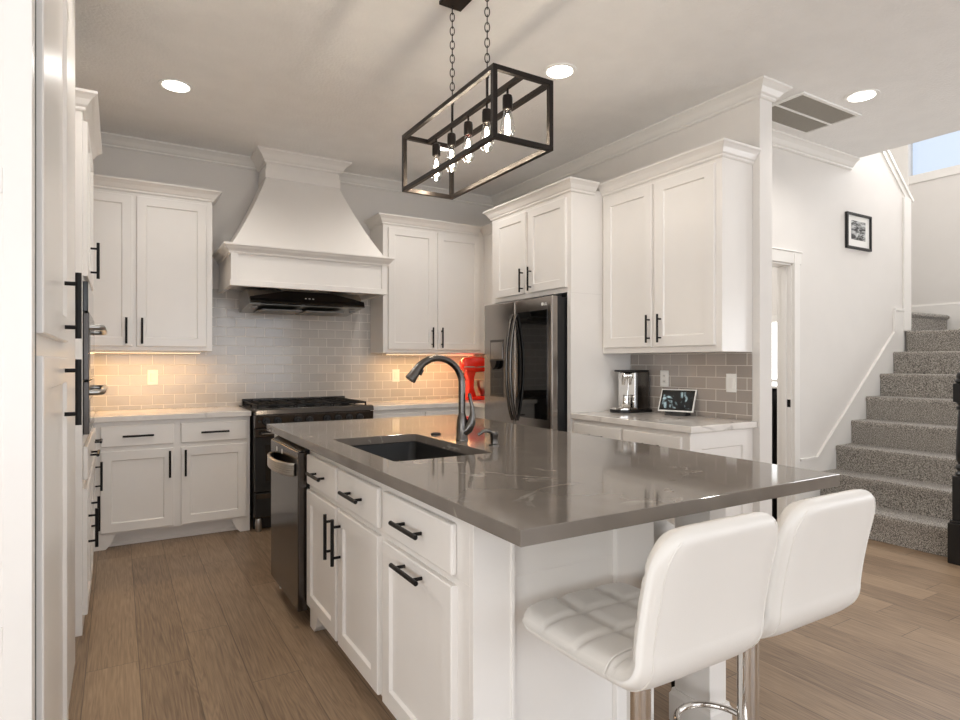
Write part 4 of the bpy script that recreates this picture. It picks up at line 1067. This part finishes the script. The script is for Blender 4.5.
# ------------------------------------------------------------------ chandelier
KX0, KX1, KY0, KY1, KZ0, KZ1 = 1.234, 1.525, 1.955, 2.825, 2.150, 2.437
kc = (KX0 + KX1) / 2
t = thing('chandelier', 'black open-frame linear chandelier with five filament bulbs over the island', 'chandelier', (kc, 2.40, KZ0))
b = 0.020; g = MB()
for x in (KX0, KX1 - b):
    for z in (KZ0, KZ1 - b): g.box(x, x + b, KY0, KY1, z, z + b)
    for y in (KY0, KY1 - b): g.box(x, x + b, y, y + b, KZ0 + b, KZ1 - b)
for y in (KY0, KY1 - b):
    for z in (KZ0, KZ1 - b): g.box(KX0 + b, KX1 - b, y, y + b, z, z + b)
g.build('frame', M['bronze'], t, bevel=0.001)
MB().box(kc - b / 2, kc + b / 2, KY0 + b, KY1 - b, KZ1 - b, KZ1).build('crossbar', M['bronze'], t, bevel=0.001)
MB().box(kc - 0.06, kc + 0.06, 2.21, 2.58, CZ - 0.018, CZ - 0.001).build('canopy', M['bronze'], t, bevel=0.003)
for cy in (2.235, 2.555):
    r_ = MB().cyl((kc, cy, KZ1), (kc, cy, KZ1 + 0.10), 0.006, 12).lathe(kc, cy, [(0.009, KZ1 + 0.09), (0.009, KZ1 + 0.12), (0.005, KZ1 + 0.128)], 14).build('rod', M['bronze'], t)
    g = MB(); z = KZ1 + 0.125; k = 0; ll = 0.042
    while z + ll < CZ - 0.012:
        pts = []
        for i in range(16):
            a = 2 * PI * i / 16; u_ = 0.0105 * math.cos(a); w_ = ll / 2 * math.sin(a)
            ang = R(-31) if k % 2 else R(59)
            pts.append((kc + u_ * math.cos(ang), cy + u_ * math.sin(ang), z + ll / 2 - 0.004 + w_))
        g.tube(pts, 0.0023, 7, closed=True); z += ll - 0.0085; k += 1
    g.cyl((kc, cy, z), (kc, cy, CZ - 0.018), 0.004, 10)
    g.build('chain', M['bronze'], t)
for i, by in enumerate((2.075, 2.238, 2.40, 2.562, 2.725)):
    s = MB().cyl((kc, by, KZ1 - b + 0.001), (kc, by, KZ1 - 0.05), 0.005, 10).lathe(kc, by, [(0.010, KZ1 - 0.045), (0.019, KZ1 - 0.05), (0.021, KZ1 - 0.06), (0.021, KZ1 - 0.105), (0.018, KZ1 - 0.108)][::-1], 20)
    s = smooth_by_angle(s.build('socket', M['bronze'], t))
    zt = KZ1 - 0.106
    bl = MB().lathe(kc, by, [(0.004, zt - 0.128), (0.018, zt - 0.122), (0.028, zt - 0.108), (0.0315, zt - 0.090), (0.030, zt - 0.070), (0.024, zt - 0.045), (0.018, zt - 0.022), (0.015, zt - 0.004)], 24).build('bulb', M['glass'], s)
    smooth_by_angle(bl, 60)
    f = MB()
    for q in range(6):
        a = 2 * PI * q / 6
        f.tube([(kc + 0.005 * math.cos(a), by + 0.005 * math.sin(a), zt - 0.03), (kc + 0.011 * math.cos(a), by + 0.011 * math.sin(a), zt - 0.098)], 0.0034, 6)
    f.cyl((kc, by, zt - 0.02), (kc, by, zt - 0.085), 0.005, 8)
    f.build('filament', M['bulb'], s)
    pl = bpy.data.lights.new('bulb_glow', 'POINT'); pl.energy = 2; pl.color = (1, 0.86, 0.68); pl.shadow_soft_size = 0.02
    po = bpy.data.objects.new('bulb_glow', pl); C.objects.link(po); po.location = (kc, by, zt - 0.15)

# ------------------------------------------------------------------ recessed lights, vent
def downlight(x, y, label):
    t = thing('recessed_light', label, 'ceiling light', (x, y, CZ), 'recessed ceiling lights')
    smooth_by_angle(MB().lathe(x, y, [(0.075, CZ - 0.004), (0.100, CZ - 0.006), (0.102, CZ - 0.003), (0.102, CZ - 0.0005)], 40).build('ring', M['plate'], t))
    MB().lathe(x, y, [(0.076, CZ - 0.0065), (0.074, CZ - 0.0035)][::-1], 40).build('lens', M['lens'], t)
    sp = bpy.data.lights.new('downlight_lamp', 'SPOT'); sp.energy = CEIL_POWER; sp.spot_size = R(150); sp.spot_blend = 0.6; sp.color = (1.0, 0.97, 0.93); sp.shadow_soft_size = 0.07
    so = bpy.data.objects.new('downlight_lamp', sp); C.objects.link(so); so.location = (x, y, CZ - 0.02)
downlight(0.31, 4.22, 'round recessed ceiling light left of the hood, above the tall cabinets')
downlight(2.255, 2.83, 'round recessed ceiling light just right of the chandelier')
downlight(4.15, 2.08, 'round recessed ceiling light right of the grey ceiling vent')
downlight(0.31, 2.83, 'round recessed ceiling light above the aisle between the tall cabinets and the sink')
downlight(2.255, 4.3, 'round recessed ceiling light seen behind the chandelier bulbs, in front of the refrigerator')
t = thing('ceiling_vent', 'white framed ceiling return vent with two grey filter panels', 'vent', (4.11, 2.43, CZ))
vx0, vx1, vy0, vy1 = 3.76, 4.46, 2.235, 2.64
g = MB()
for x0, x1, y0_, y1_ in ((vx0, vx1, vy0, vy0 + 0.022), (vx0, vx1, vy1 - 0.022, vy1), (vx0, vx0 + 0.022, vy0 + 0.022, vy1 - 0.022), (vx1 - 0.022, vx1, vy0 + 0.022, vy1 - 0.022), (vx0 + 0.022, vx1 - 0.022, 2.43, 2.446)):
    g.box(x0, x1, y0_, y1_, CZ - 0.012, CZ - 0.0005)
g.build('frame', M['plate'], t)
for y0_, y1_ in ((vy0 + 0.02, 2.432), (2.444, vy1 - 0.02)):
    g = MB().box(vx0 + 0.02, vx1 - 0.02, y0_, y1_, CZ - 0.003, CZ - 0.001)
    x = vx0 + 0.03
    while x < vx1 - 0.03:
        g.box(x, x + 0.004, y0_, y1_, CZ - 0.009, CZ - 0.002); x += 0.014
    g.build('grille', M['grille'], t)

# ------------------------------------------------------------------ framed picture
t = thing('picture_frame', 'small black framed black and white picture on the stair wall', 'picture', (5.51, YH, 2.41))
F = face_ny(YH)
g = MB(); a0, a1, z0, z1, w = 5.315, 5.715, 2.262, 2.570, 0.02
g.box(a0, a1, 0, 0.022, z0, z0 + w, F).box(a0, a1, 0, 0.022, z1 - w, z1, F).box(a0, a0 + w, 0, 0.022, z0 + w, z1 - w, F).box(a1 - w, a1, 0, 0.022, z0 + w, z1 - w, F)
g.build('frame', M['blackplastic'], t, bevel=0.001)
MB().box(a0 + w, a1 - w, 0.002, 0.008, z0 + w, z1 - w, F).build('mat_board', M['plate'], t)
MB().box(a0 + 0.085, a1 - 0.085, 0.0078, 0.009, z0 + 0.082, z1 - 0.062, F).build('print', M['print'], t)

# ------------------------------------------------------------------ staircase
t = thing('staircase', 'grey speckled carpeted stairs climbing beside the white wall', 'stairs', (5.5, 2.2, 0))
ys0, ys1 = 1.70, YH - 0.015
for k in range(8):
    x = 4.665 + k * 0.238; z = 0.197 * (k + 1)
    x1 = x + 0.238 + 0.03 if k < 7 else 7.38
    y0_ = ys0 if k else 1.765
    g = MB().box(x + 0.012, x1, y0_, ys1, max(0.0, z - 0.4 if k < 7 else 0.0), z - 0.02).box(x - 0.012, x1, y0_, ys1, z - 0.045, z)
    g = MB()
    pr = [(x + 0.010, max(0.0, z - 0.30)), (x + 0.010, z - 0.05), (x + 0.004, z - 0.038), (x + 0.001, z - 0.022), (x + 0.003, z - 0.007), (x + 0.010, z), (x1, z), (x1, max(0.0, z - 0.30))]
    g.prism(pr, y0_, ys1, lambda p, q, h: (p, h, q))
    smooth_by_angle(g.build('step', M['carpet'], t, bevel=0.006), 50)
# upper flight turning left behind the wall
pr = [(2.855, 1.5), (2.855, 1.723), (2.835, 1.735), (2.831, 1.753), (2.839, 1.767), (2.855, 1.773), (5.45, 1.773), (5.45, 1.5)]
g = MB().prism(pr, 6.44, 7.37, lambda p, q, h: (h, p, q)); smooth_by_angle(g.build('landing', M['carpet'], t, bevel=0.02), 50)
# newel post
nx_, ny_ = 4.617, 1.695
t = thing('newel_post', 'black turned newel post at the foot of the carpeted stairs', 'post', (nx_, ny_, 0))
def sq(g, h, z0, z1): return g.box(nx_ - h, nx_ + h, ny_ - h, ny_ + h, z0, z1)
g = MB(); sq(g, 0.068, 0, 0.26); sq(g, 0.060, 0.26, 0.275); sq(g, 0.05, 0.275, 0.56); g.build('base', M['blackpaint'], t, bevel=0.004)
g = MB().lathe(nx_, ny_, [(0.046, 0.56), (0.048, 0.575), (0.036, 0.59), (0.046, 0.605), (0.046, 0.62), (0.034, 0.635), (0.044, 0.66), (0.046, 0.72), (0.040, 0.85), (0.034, 0.95), (0.032, 0.975), (0.044, 0.985), (0.044, 1.0), (0.034, 1.01), (0.046, 1.03)], 28)
smooth_by_angle(g.build('shaft', M['blackpaint'], t), 40)
g = MB(); sq(g, 0.047, 1.03, 1.15); g.build('block', M['blackpaint'], t, bevel=0.004)
smooth_by_angle(MB().lathe(nx_, ny_, [(0.040, 1.15), (0.052, 1.16), (0.052, 1.17), (0.040, 1.18), (0.045, 1.195), (0.038, 1.215), (0.015, 1.228)], 28).build('cap', M['blackpaint'], t))

# black cabinet seen through the hall doorway
t = thing('storage_rack', 'black upright frame standing beyond the hall doorway', 'rack', (4.75, 3.05, 0))
g = MB().box(4.572, 4.632, 2.975, 3.0, 0, 1.07).box(5.02, 5.045, 2.975, 3.0, 0, 1.07).box(4.572, 5.045, 2.975, 3.0, 1.045, 1.07)
g.build('frame', M['blackpaint'], t)
MB().box(4.632, 5.02, 2.985, 2.992, 0.02, 1.045).build('panel', M['blackpaint'], t)
t = MB().box(hx1 - 0.0165, hx1 - 0.0148, YH + 0.005, YH + 0.033, 0.93, 0.99).build('strike_plate', M['blackmetal'])
tag(t, 'small black strike plate on the white hall door jamb', 'hardware')

for o in bpy.data.objects:
    if '_o' in o.keys(): del o['_o']
